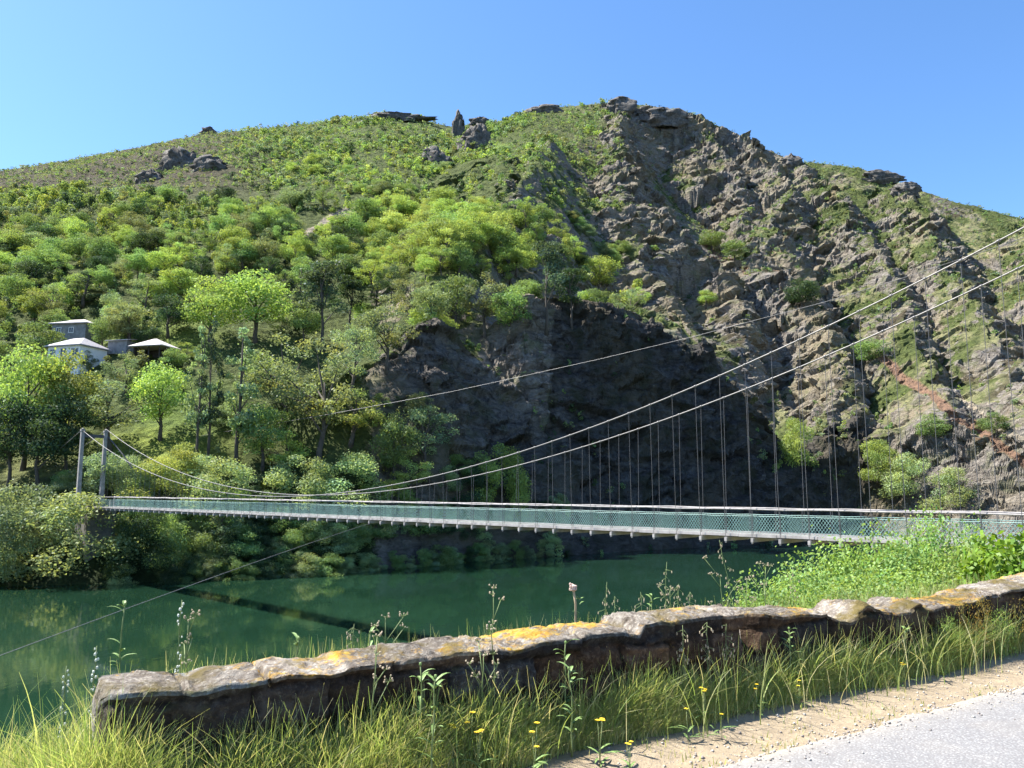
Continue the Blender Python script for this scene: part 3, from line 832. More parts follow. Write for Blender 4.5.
# --- the rest of the slope: sample positions in the world
def jgrid(s, y0, y1, seed):
    rng = np.random.default_rng(seed)
    xs, ys_ = np.meshgrid(np.arange(-520, 520, s), np.arange(y0, y1, s))
    xs = xs + rng.uniform(-.48, .48, xs.shape) * s; ys_ = ys_ + rng.uniform(-.48, .48, xs.shape) * s
    xs, ys_ = xs.ravel(), ys_.ravel(); k = np.abs(xs / ys_) < 0.80
    return xs[k], ys_[k], rng
def info(x, y):
    z = zg(x, y); px, py = project(x, y, z)
    shore = np.interp(x / y, hu, hy)
    yrr = np.interp(x / y, su, sy)
    iu = np.clip(np.searchsorted(U, x / y), 0, NU - 1); iy = np.clip(np.searchsorted(YN, y), 0, NY - 1)
    return z, px, py, y - shore, ROCKA[iy, iu], slope[iy, iu], yrr - y
ALL = []     # x, y, z, h, w, colour index, shape index
COLS = ['bright', 'mid', 'dark', 'olive', 'grey', 'pale', 'pine', 'yellow']
def pick(rng, n, probs):
    p = np.array([probs.get(c, 0) for c in COLS], float); return rng.choice(len(COLS), n, p=p / p.sum())
# woodland
x, y, rng = jgrid(3.8, 96, 560, 41); z, px, py, ds, rk, sl, dr = info(x, y)
line = np.interp(px, [-200, 0, 60, 130, 200, 300, 420, 520, 600, 640], [190, 190, 190, 205, 215, 205, 205, 225, 262, 300])   # upper edge of the wood
heathy = fbm2(x / 40, y / 40, 3, 401)
w_ = (py > line + 18 * heathy) & (px < 640) & (ds > 2.5) & ((rk < 0.62) | (px < 380)) & (dr > 5)
clear = (np.hypot((px - 150) / 62, (py - 452) / 32) < 1) | (np.hypot((px - 30) / 50, (py - 478) / 12) < 1) | (np.hypot((px - 175) / 48, (py - 342) / 12) < 1)
houses = (np.hypot((px - 76) / 34, (py - 352) / 13) < 1) | (np.hypot((px - 150) / 32, (py - 360) / 10) < 1) | (np.hypot((px - 78) / 30, (py - 331) / 9) < 1)
path = np.hypot((px - 325) / 36, (py - 226) / 14) < 1
ridge_bright = np.exp(-((np.hypot((px - 455) / 130, (py - 255) / 46)) ** 4))
dens = 0.96
w_ &= ~clear & ~houses & ~path & (rng.uniform(0, 1, len(x)) < dens)
w_ &= ~((px > 392) & (px < 640) & (py > 345))
n_ = w_.sum(); ci = pick(rng, n_, {'bright': .36, 'mid': .34, 'dark': .10, 'olive': .13, 'grey': .10, 'pine': .06})
cb = pick(rng, n_, {'bright': .62, 'yellow': .22, 'mid': .12, 'olive': .04}); ci = np.where(rng.uniform(0, 1, n_) < ridge_bright[w_] * 1.2, cb, ci)
cl = np.digitize(fbm2(x[w_] / 26, y[w_] / 26, 2, 409), [-0.25, 0.22])
ci = np.where((cl == 0) & (rng.uniform(0, 1, n_) < .55), pick(rng, n_, {'mid': .5, 'dark': .3, 'grey': .2}), ci)
low = y[w_] < 150
hh = (3.0 + 6.2 * rng.uniform(0, 1, n_) ** 2.1) * np.where(low, 0.85, 1) * (1 + .2 * ridge_bright[w_]) * np.interp(y[w_], [100, 250, 420], [1, 1.0, .72]); ww = hh * rng.uniform(.72, 1.05, n_)
sh = np.where(ci == 6, 3, np.where(rng.uniform(0, 1, n_) < .35, 1, 0))
ALL.append(np.stack([x[w_], y[w_], z[w_], hh, ww, ci, sh], 1))
# upper shrubs
x, y, rng = jgrid(3.3, 150, 560, 42); z, px, py, ds, rk, sl, dr = info(x, y)
line = np.interp(px, [-200, 0, 60, 130, 200, 300, 420, 520, 600, 640], [190, 190, 190, 205, 215, 205, 205, 225, 262, 300])
w_ = (py <= line + 12) & (px < 625) & (rk < .6) & (dr > -4)
het = smooth(300, 160, px) * smooth(220, 180, py); nn = fbm2(x / 22, y / 22, 3, 431)
edge_r = smooth(520, 640, px)
w_ &= rng.uniform(0, 1, len(x)) < np.clip(0.78 - 0.50 * het - .45 * edge_r + .5 * nn, 0.08, 1)
w_ &= ~(np.hypot((px - 325) / 34, (py - 226) / 12) < 1)
n_ = w_.sum(); ci = np.where(rng.uniform(0, 1, n_) < het[w_] * .8, pick(rng, n_, {'olive': .5, 'grey': .4, 'dark': .1}), pick(rng, n_, {'bright': .06, 'mid': .36, 'olive': .22, 'grey': .20, 'dark': .16}))
cb = pick(rng, n_, {'bright': .6, 'yellow': .2, 'mid': .2})
ci = np.where(rng.uniform(0, 1, n_) < .45 * np.exp(-((px[w_] - 400) / 110) ** 2 - ((py[w_] - 175) / 35) ** 2), cb, ci)
hh = rng.uniform(1.5, 4.0, n_) * (1 - .45 * het[w_]) * np.clip(1 + .8 * nn[w_], .6, 1.5); ww = hh * rng.uniform(1.1, 1.9, n_)
ALL.append(np.stack([x[w_], y[w_], z[w_], hh, ww, ci, np.full(n_, 2)], 1))
# low heather
x, y, rng = jgrid(2.4, 300, 560, 43); z, px, py, ds, rk, sl, dr = info(x, y)
w_ = (((py < 215) & (px < 330)) | (px > 540)) & (rk < .7) & (dr > -5) & (rng.uniform(0, 1, len(x)) < .62 + .6 * fbm2(x / 15, y / 15, 2, 441))
n_ = w_.sum(); ci = pick(rng, n_, {'olive': .30, 'grey': .20, 'mid': .18, 'pine': .20, 'dark': .12}); hh = rng.uniform(.7, 2.2, n_); ww = hh * rng.uniform(1.3, 2.4, n_)
ALL.append(np.stack([x[w_], y[w_], z[w_], hh, ww, ci, np.full(n_, 2)], 1))
# shrubs among the rocks on the right
x, y, rng = jgrid(3.4, 150, 570, 44); z, px, py, ds, rk, sl, dr = info(x, y)
nn = fbm2(x / 20, y / 20, 3, 451); valley = fbm2(x / 9, y / 9, 2, 452)
w_ = (px > 560) & (mk[np.clip(np.searchsorted(YN, y), 0, NY - 1), np.clip(np.searchsorted(U, x / y), 0, NU - 1)] < .2) & (ds > 3) & (dr > -3) & (sl < 1.5) & (rng.uniform(0, 1, len(x)) < np.clip(.30 + .8 * nn + .3 * valley + .25 * smooth(380, 480, py), 0.02, .8))
n_ = w_.sum(); ci = pick(rng, n_, {'olive': .32, 'grey': .25, 'mid': .25, 'bright': .08, 'dark': .10}); hh = rng.uniform(.6, 2.2, n_); ww = hh * rng.uniform(1.0, 2.0, n_)
ALL.append(np.stack([x[w_], y[w_], z[w_], hh, ww, ci, np.full(n_, 2)], 1))
# plants clinging to the dark cliffs
x, y, rng = jgrid(1.5, 125, 205, 45); z, px, py, ds, rk, sl, dr = info(x, y)
cliff = (px > 385) & (px < 860) & (py > 300) & (ds > 0.6)
nn = fbm2(x / 7, y / 7, 3, 461) + .5 * fbm2(px / 40, py / 40, 2, 463)
top = (sl < 1.0)
w_ = cliff & (rng.uniform(0, 1, len(x)) < np.where(top, .75, np.clip(.14 + .7 * nn + .45 * np.exp(-((px - 535 - (py - 330) * .3) / 22) ** 2), 0.0, .75)))
n_ = w_.sum(); ci = np.where(top[w_], pick(rng, n_, {'mid': .35, 'olive': .35, 'bright': .15, 'dark': .15}), pick(rng, n_, {'dark': .4, 'mid': .4, 'olive': .2})); hh = rng.uniform(.5, 1.9, n_); ww = hh * rng.uniform(.9, 1.7, n_)
ALL.append(np.stack([x[w_], y[w_], z[w_], hh, ww, ci, np.full(n_, 2)], 1))
# undergrowth of the lower wood, left of the rock head
x, y, rng = jgrid(2.1, 100, 170, 47); z, px, py, ds, rk, sl, dr = info(x, y)
w_ = (px > -60) & (px < 425) & (py > 385) & (ds > 1) & (rng.uniform(0, 1, len(x)) < .55 + .5 * fbm2(x / 8, y / 8, 2, 471)) & ~(np.hypot((px - 160) / 55, (py - 452) / 24) < 1)
n_ = w_.sum(); ci = pick(rng, n_, {'dark': .3, 'mid': .4, 'olive': .15, 'grey': .15}); hh = rng.uniform(1.2, 3.4, n_); ww = hh * rng.uniform(1.0, 1.7, n_)
ALL.append(np.stack([x[w_], y[w_], z[w_], hh, ww, ci, np.full(n_, 2)], 1))
# bushes along the water
rng = np.random.default_rng(46); pxs = np.arange(-260, 860, 9.0); rows = []
for row in range(3):
    for q in pxs:
        if q > 575 and (rng.uniform() < .75 or row > 0): continue
        if row == 2 and q > 470: continue
        u = u_of(q + rng.uniform(-4, 4), 560)[0]; yy = np.interp(u, hu, hy) - 0.6 + row * 3.0 + rng.uniform(-.5, .9); xx = u * yy
        big = q < 560
        h_ = rng.uniform(2.6, 4.8) * (1 if big else .62) * (1 if row else .8)
        rows.append((xx, yy, max(WATER_Z, zg(xx, yy)) - 0.3, h_, h_ * rng.uniform(.9, 1.4), pick(rng, 1, {'mid': .38, 'dark': .20, 'pale': .24, 'grey': .18})[0], 2))
rows = np.array(rows); ALL.append(rows)
ALL = np.vstack(ALL)
# visibility: running maximum of the elevation along each direction
ELEV = (Z - CZ) / YY; RUN = np.maximum.accumulate(ELEV, axis=0)
u = ALL[:, 0] / ALL[:, 1]; iu = np.clip(np.searchsorted(U, u), 0, NU - 1); iy = np.clip(np.searchsorted(YN, ALL[:, 1]) - 1, 0, NY - 1)
vis = (ALL[:, 2] + ALL[:, 3] * .8 - CZ) / ALL[:, 1] > RUN[np.maximum(iy - 4, 0), iu]
tpx, tpy = project(ALL[:, 0], ALL[:, 1], ALL[:, 2] + ALL[:, 3] * .5)
inframe = (tpx > -20) & (tpx < 1044)
area = ALL[:, 3] * ALL[:, 4] / ALL[:, 1] ** 2 * vis * inframe
keepout = np.zeros(len(ALL), bool)
for (x, yt, yb, w, kind, col, lab) in HAND:
    if yb - yt > 30: keepout |= (np.abs(tpx - x) < w * .32) & (tpy > yt + 4) & (tpy < yb + 6) & (area > 0)
keep = ~keepout & (vis | (ALL[:, 1] < 250))
ALL = ALL[keep]; area = area[keep]; tpx = tpx[keep]; tpy = tpy[keep]
isT = ALL[:, 6] != 2
def ordinal(n):
    a = ['', 'first', 'second', 'third', 'fourth', 'fifth', 'sixth', 'seventh', 'eighth', 'ninth', 'tenth', 'eleventh', 'twelfth', 'thirteenth', 'fourteenth', 'fifteenth', 'sixteenth', 'seventeenth', 'eighteenth', 'nineteenth']
    tens = {20: 'twent', 30: 'thirt', 40: 'fort', 50: 'fift', 60: 'sixt'}
    if n < 20: return a[n]
    t_ = n // 10 * 10
    return tens[t_] + 'ieth' if n == t_ else tens[t_] + 'y-' + a[n - t_]
CW = {'bright': 'bright green', 'mid': 'mid green', 'dark': 'dark green', 'olive': 'olive brown', 'grey': 'grey-green', 'pale': 'pale green', 'pine': 'blackish green', 'yellow': 'yellow-green'}
def where(x, y, sh):
    if sh == 2:
        if y > 500: return 'under the left half of the bridge' if x < 330 else 'at the water under mid-bridge'
        return 'on the bank behind the bridge' if x < 560 else 'on the rocky right side'
    if y > 400: return 'just above the left part of the bridge' if x > 130 else 'left of the bridge towers'
    if y > 330: return 'level with the houses' if x < 190 else 'between the thin pines and the rock head'
    if y > 275: return 'uphill of the houses' if x < 190 else ('on the slope above the thin pines' if x < 400 else 'behind the rock head')
    if y > 235: return 'high up left of the two broad bright trees' if x < 220 else ('in the upper wood' if x < 340 else 'on the bright shoulder above the rock head')
    return 'at the wood\'s upper left edge' if x < 250 else 'at the wood\'s upper middle edge'
chosen = []
for shset, cap in ((isT, 300 - sum(1 for q in HAND if q[4] != 'bush')), (~isT, 190)):
    ids = np.where(shset & (area > 0))[0]; ids = ids[np.argsort(-area[ids])][:cap]; chosen += list(ids)
SHN = {0: 'round', 1: 'loose', 2: 'bush', 3: 'pine'}
groups_ = {}
for i in chosen:
    c = COLS[int(ALL[i, 5])]; s_ = SHN[int(ALL[i, 6])]
    key = (CW[c], 'shrub' if s_ == 'bush' else ('slender pine' if s_ == 'pine' else ('loose tree' if s_ == 'loose' else 'round tree')), where(tpx[i], tpy[i], int(ALL[i, 6])))
    nv = 2 if s_ == 'pine' else 3
    o = plant(s_, i % nv, c, (ALL[i, 0], ALL[i, 1], ALL[i, 2] - .3), ALL[i, 3] * 1.05, ALL[i, 4], (i * 1.7) % 6.28)
    groups_.setdefault(key, []).append((tpx[i], o))
for (c, s_, w), L in groups_.items():
    L.sort(key=lambda q: q[0])
    for k, (_, o) in enumerate(L):
        o['label'] = f"{ordinal(k + 1)} {c} {s_} from left {w}" if len(L) > 1 else f"the only {c} {s_} {w}"
        o['group'] = ('shrubs ' if 'shrub' in s_ else 'trees ') + w
# everything smaller: one mass per kind of growth
def mass(sel, name, label, cat, matcols):
    A = ALL[sel]; n = len(A)
    if not n: return
    rng = np.random.default_rng(77 + n)
    rpx = A[:, 4] / 2 / A[:, 1] * F
    nl = np.clip((rpx ** 2) * 4.4 * np.clip(A[:, 3] / A[:, 4], .5, 1.3), 10, 700).astype(int)
    ti = np.repeat(np.arange(n), nl); N = len(ti)
    NLb = 7
    a = rng.uniform(0, 6.28, (n, NLb)); h = rng.uniform(0, 1, (n, NLb)); rad = .62 * np.sqrt(np.clip(1 - (h * 1.0) ** 2, .05, 1)) * rng.uniform(.3, 1, (n, NLb))
    lz0 = np.where(A[:, 6] == 2, .12, .36)[:, None]
    LC = np.stack([rad * np.cos(a), rad * np.sin(a), lz0 + (.88 - lz0) * h], -1); LR = rng.uniform(.28, .5, (n, NLb))
    li = rng.integers(0, NLb, N)
    D = rng.normal(size=(N, 3)); D[:, 2] += .3; D /= np.linalg.norm(D, axis=1)[:, None]
    rr_ = LR[ti, li] * rng.uniform(.55, 1.12, N)
    P = LC[ti, li].copy(); P[:, :2] += D[:, :2] * rr_[:, None]; P[:, 2] += D[:, 2] * rr_ * .42
    Hh = A[ti, 3]; Wd = A[ti, 4] / 2
    P = np.stack([A[ti, 0] + P[:, 0] * Wd, A[ti, 1] + P[:, 1] * Wd, A[ti, 2] - .25 + P[:, 2] * Hh], 1)
    Nn = D + rng.normal(size=(N, 3)) * .5; Nn /= np.linalg.norm(Nn, axis=1)[:, None]
    lp = np.clip(rpx[ti] / 3.6, .9, 1.6)
    size = lp * A[ti, 1] / F * 1.12
    col = np.array([KB[c] for c in COLS])
    tn = tint_of(n, rng, .22, .08)[ti] * tint_of(n * NLb, rng, .14, .08)[ti * NLb + li] * tint_of(N, rng, .15, .05) * col[A[ti, 5].astype(int)]
    V, Q, T = leaf_quads(P, Nn, size, rng, tn)
    print(name, n, 'plants', N, 'leaves')
    o = link(name, quads_mesh(name, V, Q, False, T), MASSM); tag(o, label, cat, kind='stuff')
MASSM = leaf_mat('foliage_mass', (1.0, 1.0, 1.0))
ch = np.zeros(len(ALL), bool); ch[chosen] = True
mass(~ch & isT, 'distant_woods', 'mixed green wood covering the left half of the mountain', 'woodland', None)
mass(~ch & ~isT, 'scrub_vegetation', 'low scrub and heather scattered over the upper slopes and rocks', 'scrub', None)
# ================================================================ houses on the slope
M_white = simple_mat('white_render', (0.78, 0.76, 0.74), 0.06, 2.0, 0.9)
M_stonew = simple_mat('grey_house_stone', (0.20, 0.20, 0.20), 0.35, 1.5, 0.9, bump=.3)
M_slate = simple_mat('grey_slate_roof', (0.33, 0.31, 0.32), 0.2, 3.0, 0.7, bump=.3)
M_slate2 = simple_mat('pinkish_roof', (0.50, 0.44, 0.43), 0.15, 3.0, 0.75, bump=.3)
M_wood = simple_mat('dark_timber', (0.05, 0.04, 0.035), 0.3, 3.0, 0.9)
M_glass = NT('window_glass').set(Base_Color=(0.03, 0.035, 0.045), Roughness=0.12).m
def hip_roof(L, W, H, e, t=0.18, ridge=0.35):
    m = MB(); a, b = L / 2 + e, W / 2 + e; r_ = L * ridge / 2
    P = [(-a,-b,0),(a,-b,0),(a,b,0),(-a,b,0),(-a,-b,t),(a,-b,t),(a,b,t),(-a,b,t),(-r_,0,H+t),(r_,0,H+t)]
    m.add(P, [(0,3,2,1),(0,1,5,4),(1,2,6,5),(2,3,7,6),(3,0,4,7),(4,5,9,8),(5,6,9),(6,7,8,9),(7,4,8)]); return m
def house(px, py, L, W, Hw, Hr, rz, wallm, roofm, name, label, wins=(), cat='house', sink=0.4, Y=None):
    p = hit(px, py); r_ = empty(name, p - Vector((0, 0, sink)), rz); tag(r_, label, cat)
    m = MB(); m.box((0, 0, Hw / 2 - 1.2), (L, W, Hw + 2.4)); m.build('wall', wallm, r_)
    hip_roof(L, W, Hr, .55).build('roof', roofm, r_, loc=(0, 0, Hw))
    for (wx_, wz, ww, wh) in wins:
        m = MB()
        m.box((wx_, -W/2 - .03, wz + wh/2 + .05), (ww + .24, .08, .10)); m.box((wx_, -W/2 - .03, wz - wh/2 - .05), (ww + .3, .12, .10))
        m.box((wx_ - ww/2 - .05, -W/2 - .03, wz), (.10, .08, wh)); m.box((wx_ + ww/2 + .05, -W/2 - .03, wz), (.10, .08, wh))
        f = m.build('window', M_stonew if wallm is M_white else M_white, r_)
        g_ = MB(); g_.box((wx_, -W/2 - .012, wz), (ww, .03, wh)); g_.build('pane', M_glass, f)
        m = MB(); m.box((wx_, -W/2 - .04, wz), (.05, .03, wh)); m.build('glazing_bar', M_white, f)
    return r_
h1 = house(77, 364, 7.6, 6.5, 3.3, 1.9, -.30, M_white, M_slate, 'white_house', 'white house with a grey hipped roof among trees on the left slope', [(-2.6, 2.0, 1.0, 1.3), (-.1, 1.9, 1.0, 1.7), (2.6, 1.9, 1.3, 1.5)])
h2 = house(78, 340, 7.6, 6.0, 3.2, 1.3, -.15, M_stonew, M_slate2, 'stone_house', 'grey stone house with a pinkish roof just above the white house', [(0.6, 1.9, .9, 1.0), (-2.2, 1.9, .9, 1.0)])
p = hit(154, 362); sh_ = empty('open_shed', p - Vector((0, 0, .3)), -.25); tag(sh_, 'dark open-fronted shed with a pale peaked roof right of the houses', 'shed')
m = MB(); m.box((0, 2.2, 1.2), (6.0, .2, 3.4)); m.box((-2.9, 0, 1.2), (.2, 4.4, 3.4)); m.box((2.9, .8, 1.2), (.2, 2.8, 3.4)); m.box((.6, 1.6, 1.2), (4.4, .2, 3.2)); m.build('wall', M_wood, sh_)
hip_roof(6.4, 4.8, 1.7, .5, .15, .12).build('roof', M_slate2, sh_, loc=(0, 0, 2.9))
for x_ in (-2.0, .3, 2.7):
    m = MB(); m.box((x_, -2.0, 1.2), (.18, .18, 3.4)); m.build('post', M_wood, sh_)
p = hit(122, 352); ls = empty('lean_to', p, -.2); tag(ls, 'small low outbuilding with a pale flat roof left of the open shed', 'outbuilding')
m = MB(); m.box((0, 0, .6), (4.2, 3, 2.6)); m.build('wall', M_stonew, ls)
m = MB(); m.add([(-2.5,-1.9,1.9),(2.5,-1.9,1.9),(2.5,1.9,2.6),(-2.5,1.9,2.6),(-2.5,-1.9,2.05),(2.5,-1.9,2.05),(2.5,1.9,2.75),(-2.5,1.9,2.75)], [(0,3,2,1),(4,5,6,7),(0,1,5,4),(1,2,6,5),(2,3,7,6),(3,0,4,7)]); m.build('roof', M_slate2, ls)

# ================================================================ outcrops on the skyline
def crag_mat():
    t = NT('crag_rock'); co = t.co('Object'); n = t.noise(.5, 8, .7, co, .8)
    c = t.ramp(n, [(.35, (.045, .04, .036)), (.52, (.12, .108, .094)), (.75, (.24, .218, .185))])
    t.set(Base_Color=c, Roughness=.95); t.bump(t.noise(1.2, 8, .7, co), .8, .6); return t.m
M_crag = crag_mat()
def crag(px, py, wpx, hpx, depth, seed, label, lean=0.0, Yover=None):
    p = hit(px, py)
    if p is None: p = at(px, py, Yover or 495)
    sc = p.y / F; w, h = wpx * sc, hpx * sc * 1.3
    rng = np.random.default_rng(seed); n = 40
    th = np.linspace(0, 2 * math.pi, n, endpoint=False); ph = np.linspace(-.5, math.pi / 2, 26)
    T_, P_ = np.meshgrid(th, ph); x = np.cos(T_) * np.cos(P_); y = np.sin(T_) * np.cos(P_); z = np.sin(P_)
    x = np.sign(x) * np.abs(x) ** .75; y = np.sign(y) * np.abs(y) ** .8
    X = x * w / 2; Y = y * depth / 2; Zz = z * h
    d = .5 * facets(X / (w * .22) + seed, Y / (w * .22), Zz / (h * .9), seed, 1.2) + .25 * facets(X / (w * .09), Y / (w * .09), Zz / (h * .4) + seed, seed + 5, 1.2)
    X = X * (1 + d * .8) + lean * Zz; Y = Y * (1 + d * .8); Zz = Zz * (.92 + .28 * facets(X / (w * .3), Y / (w * .4), 0 * X + seed, seed + 9, .6))
    V = np.stack([X, Y, Zz], -1).reshape(-1, 3); ii = np.arange(n * 26).reshape(26, n)
    Q = np.stack([ii[:-1], np.roll(ii[:-1], -1, 1), np.roll(ii[1:], -1, 1), ii[1:]], -1).reshape(-1, 4)
    o = link('rock_outcrop', quads_mesh('rock_outcrop', V, Q), M_crag, None, p - Vector((0, 0, h * .35))); tag(o, label, 'rock', 'rock outcrops of the mountain')
crag(458, 136, 15, 34, 7, 1, 'tall rock pinnacle standing up on the skyline left of the peak')
crag(475, 144, 30, 26, 10, 2, 'broken rock shoulder right of the tall pinnacle', .1)
crag(434, 162, 26, 22, 9, 3, 'dark rock knob below the tall pinnacle on the green slope')
crag(398, 119, 60, 7, 14, 4, 'flat dark rock cap on the skyline left of the pinnacle')
crag(180, 168, 40, 26, 12, 5, 'dark pointed outcrop on the heath at the upper left')
crag(212, 168, 38, 14, 10, 6, 'dark broken outcrop just right of the pointed one on the heath')
crag(151, 180, 24, 12, 9, 7, 'small dark outcrop below the pointed one on the heath')
crag(208, 131, 14, 5, 6, 8, 'little dark rock on the left skyline')
crag(480, 122, 0.1 + 22, 5, 9, 9, 'low dark rock on the skyline right of the pinnacle')
crag(622, 110, 34, 16, 12, 10, 'rugged rock tower forming the very top of the peak')
crag(660, 118, 46, 14, 12, 11, 'rock rib on the skyline just right of the peak')
crag(792, 162, 20, 9, 8, 12, 'pale rock knob on the right skyline')
crag(905, 190, 26, 9, 9, 13, 'dark rock knob on the far right skyline')
crag(880, 178, 40, 9, 10, 14, 'reddish rock hump on the right skyline')
crag(545, 112, 40, 10, 10, 15, 'dark crag on the skyline left of the peak')

# ================================================================ near bank, road and parapet
WA = onplane(200, 692, 0.6); WB = onplane(1000, 594, 0.6)
wd_ = (WB - WA); wd_.z = 0; wd_.normalize(); wn_ = Vector((wd_.y, -wd_.x, 0))     # wn_ points to the road
WO = Vector((WA.x, WA.y, 0))
def wl_(s, d, z=0.0): 
    v = WO + wd_ * s + wn_ * d; v.z = z; return v
def sd_of(p): 
    q = Vector((p[0], p[1], 0)) - WO; return q.dot(wd_), q.dot(wn_)
dA, dB = onplane(540, 768, 0), onplane(1024, 655, 0); rA, rB = onplane(700, 768, .03), onplane(1024, 684, .03)
sdA, sdB, srA, srB = sd_of(dA), sd_of(dB), sd_of(rA), sd_of(rB)
print('wall', WA, WB, 'dirt', sdA, sdB, 'road', srA, srB, 'cam', sd_of((0, 0)))
def dirt_d(s): return sdA[1] + (sdB[1] - sdA[1]) * (s - sdA[0]) / (sdB[0] - sdA[0])
def road_d(s): return srA[1] + (srB[1] - srA[1]) * (s - srA[0]) / (srB[0] - srA[0])
def bank_z(s, d):
    """ground height in wall coordinates (arrays)"""
    s = np.asarray(s, float); d = np.asarray(d, float)
    z = 0.02 * fbm2(s * 1.3, d * 1.3, 3, 601) + .012 * fbm2(s * 6, d * 6, 3, 603)
    z = z + .06 * smooth(0.9, 0.0, d)
    k = np.interp(s, [-6, 0, 5, 8, 14, 30], [1.1, 1.1, .9, .45, .30, .22])
    fall = np.maximum(-0.75 - d, 0)
    z = z - k * (np.sqrt(fall ** 2 + .09) - .3) - np.maximum(fall - 14, 0) * (1.1 - k) * .8
    z = z + smooth(0, 2, fall) * .25 * fbm2(s / 1.8, d / 1.8, 3, 605)
    return np.maximum(z, WATER_Z - 2)
sg = np.concatenate([np.linspace(-60, -6, 40), np.linspace(-5.9, 12, 360), np.linspace(12.2, 80, 60)])
dg = np.concatenate([np.linspace(-45, -4.2, 60), np.linspace(-4, 4, 200), np.linspace(4.2, 60, 40)])
Sg, Dg = np.meshgrid(sg, dg); Zg = bank_z(Sg, Dg)
Vg = np.stack([WO.x + wd_.x * Sg + wn_.x * Dg, WO.y + wd_.y * Sg + wn_.y * Dg, Zg], -1).reshape(-1, 3)
dd_ = np.asarray(dirt_d(Sg)) + .14 * fbm2(Sg * 1.2, Dg * 1.2, 3, 611) + .06 * fbm2(Sg * 5, Dg * 5, 2, 613)
g_ = smooth(-.25, .06, Dg - dd_)
cG = np.array([.14, .14, .05]); cD = np.array([.33, .265, .18])
Cg = (cG * (1 - g_[..., None]) + cD * g_[..., None])
st = (smooth(-.5, -.1, Dg - dd_) * (1 - smooth(-.05, .15, Dg - dd_)))[..., None]; Cg = Cg * (1 - st * .7) + np.array([.22, .17, .08]) * st * .7
ii = np.arange(Sg.size).reshape(Sg.shape); Qg = np.stack([ii[:-1, :-1], ii[1:, :-1], ii[1:, 1:], ii[:-1, 1:]], -1).reshape(-1, 4)
def bank_mat():
    t = NT('verge_soil'); co = t.co('Object'); n = t.noise(7, 8, .7, co); f_ = t.noise(60, 4, .7, co)
    c = t.mix(t.val(n, .3, .7), t.mix(1.0, t.attr('tint'), (.72, .7, .68), 'MULTIPLY'), t.mix(1.0, t.attr('tint'), (1.18, 1.16, 1.12), 'MULTIPLY'))
    c = t.mix(t.val(f_, .35, .65), t.mix(1.0, c, (.8, .78, .75), 'MULTIPLY'), c)
    vo = t.new('ShaderNodeTexVoronoi'); vo.inputs['Scale'].default_value = 34; t.l(co, vo.inputs['Vector'])
    peb = t.val(vo.outputs['Distance'], .12, .2, 1, 0); sel = t.math('MULTIPLY', peb, t.val(t.noise(3, 3, .5, co), .45, .6))
    c = t.mix(t.math('MULTIPLY', sel, .5), c, (.45, .42, .38))
    t.set(Base_Color=c, Roughness=.95); t.bump(t.math('ADD', t.math('ADD', n, t.math('MULTIPLY', f_, .3)), t.math('MULTIPLY', sel, .3)), .8, .03); return t.m
tag(link('near_bank_ground', quads_mesh('near_bank_ground', Vg, Qg, True, Cg.reshape(-1, 3)), bank_mat()), kind='structure')
# the road: one sheet whose edge crumbles into the shoulder
def road_mat():
    t = NT('coarse_asphalt'); co = t.co('Object'); n = t.noise(1.2, 5, .6, co)
    vo = t.new('ShaderNodeTexVoronoi'); vo.inputs['Scale'].default_value = 75; t.l(co, vo.inputs['Vector'])
    n2 = t.noise(45, 6, .75, co)
    bw = t.new('ShaderNodeSeparateColor'); t.l(vo.outputs['Color'], bw.inputs[0])
    ag = t.ramp(bw.outputs[0], [(0, (.18, .176, .17)), (.45, (.24, .235, .226)), (.8, (.285, .28, .268)), (1, (.35, .34, .32))])
    c = t.mix(t.val(n, .3, .7), t.mix(1.0, ag, (.84, .84, .84), 'MULTIPLY'), ag)
    c = t.mix(t.val(vo.outputs['Distance'], .35, .62), c, (.17, .16, .155))
    c = t.mix(t.val(n2, .60, .72), c, (.13, .12, .12))
    c = t.mix(t.attr('dust', 'Fac'), c, (.42, .35, .25))
    t.set(Base_Color=c, Roughness=.85); t.bump(t.math('ADD', n2, t.math('MULTIPLY', vo.outputs['Distance'], -.8)), .5, .006); return t.m
s2 = np.concatenate([np.linspace(-60, -4, 30), np.linspace(-3.9, 12, 400), np.linspace(12.3, 80, 50)]); e2 = np.concatenate([np.linspace(0, 1.2, 60), np.linspace(1.3, 6.2, 24)])
S2, E2 = np.meshgrid(s2, e2); edge = np.asarray(road_d(S2)) + .05 * fbm2(S2 * 2, S2 * 0, 3, 621) + .025 * fbm2(S2 * 11, S2 * 0, 3, 623)
D2 = edge + E2; Z2 = np.maximum(bank_z(S2, D2) * .3, -.02) + .055 - .05 * np.exp(-E2 / .05) + .004 * noise2(S2 * 9, D2 * 9, 5)
Z2[0, :] = -.05
V2 = np.stack([WO.x + wd_.x * S2 + wn_.x * D2, WO.y + wd_.y * S2 + wn_.y * D2, Z2], -1).reshape(-1, 3)
ii = np.arange(S2.size).reshape(S2.shape); Q2 = np.stack([ii[:-1, :-1], ii[1:, :-1], ii[1:, 1:], ii[:-1, 1:]], -1).reshape(-1, 4)
me = quads_mesh('road', V2, Q2, True)
du = np.clip(.75 * np.exp(-E2 / .10) + .25 * smooth(0, .5, fbm2(S2 * 3, D2 * 3, 3, 631)) * np.exp(-E2 / .35), 0, 1)
a = me.attributes.new('dust', 'FLOAT', 'POINT'); a.data.foreach_set('value', du.ravel().astype(np.float32))
tag(link('road', me, road_mat()), kind='structure')

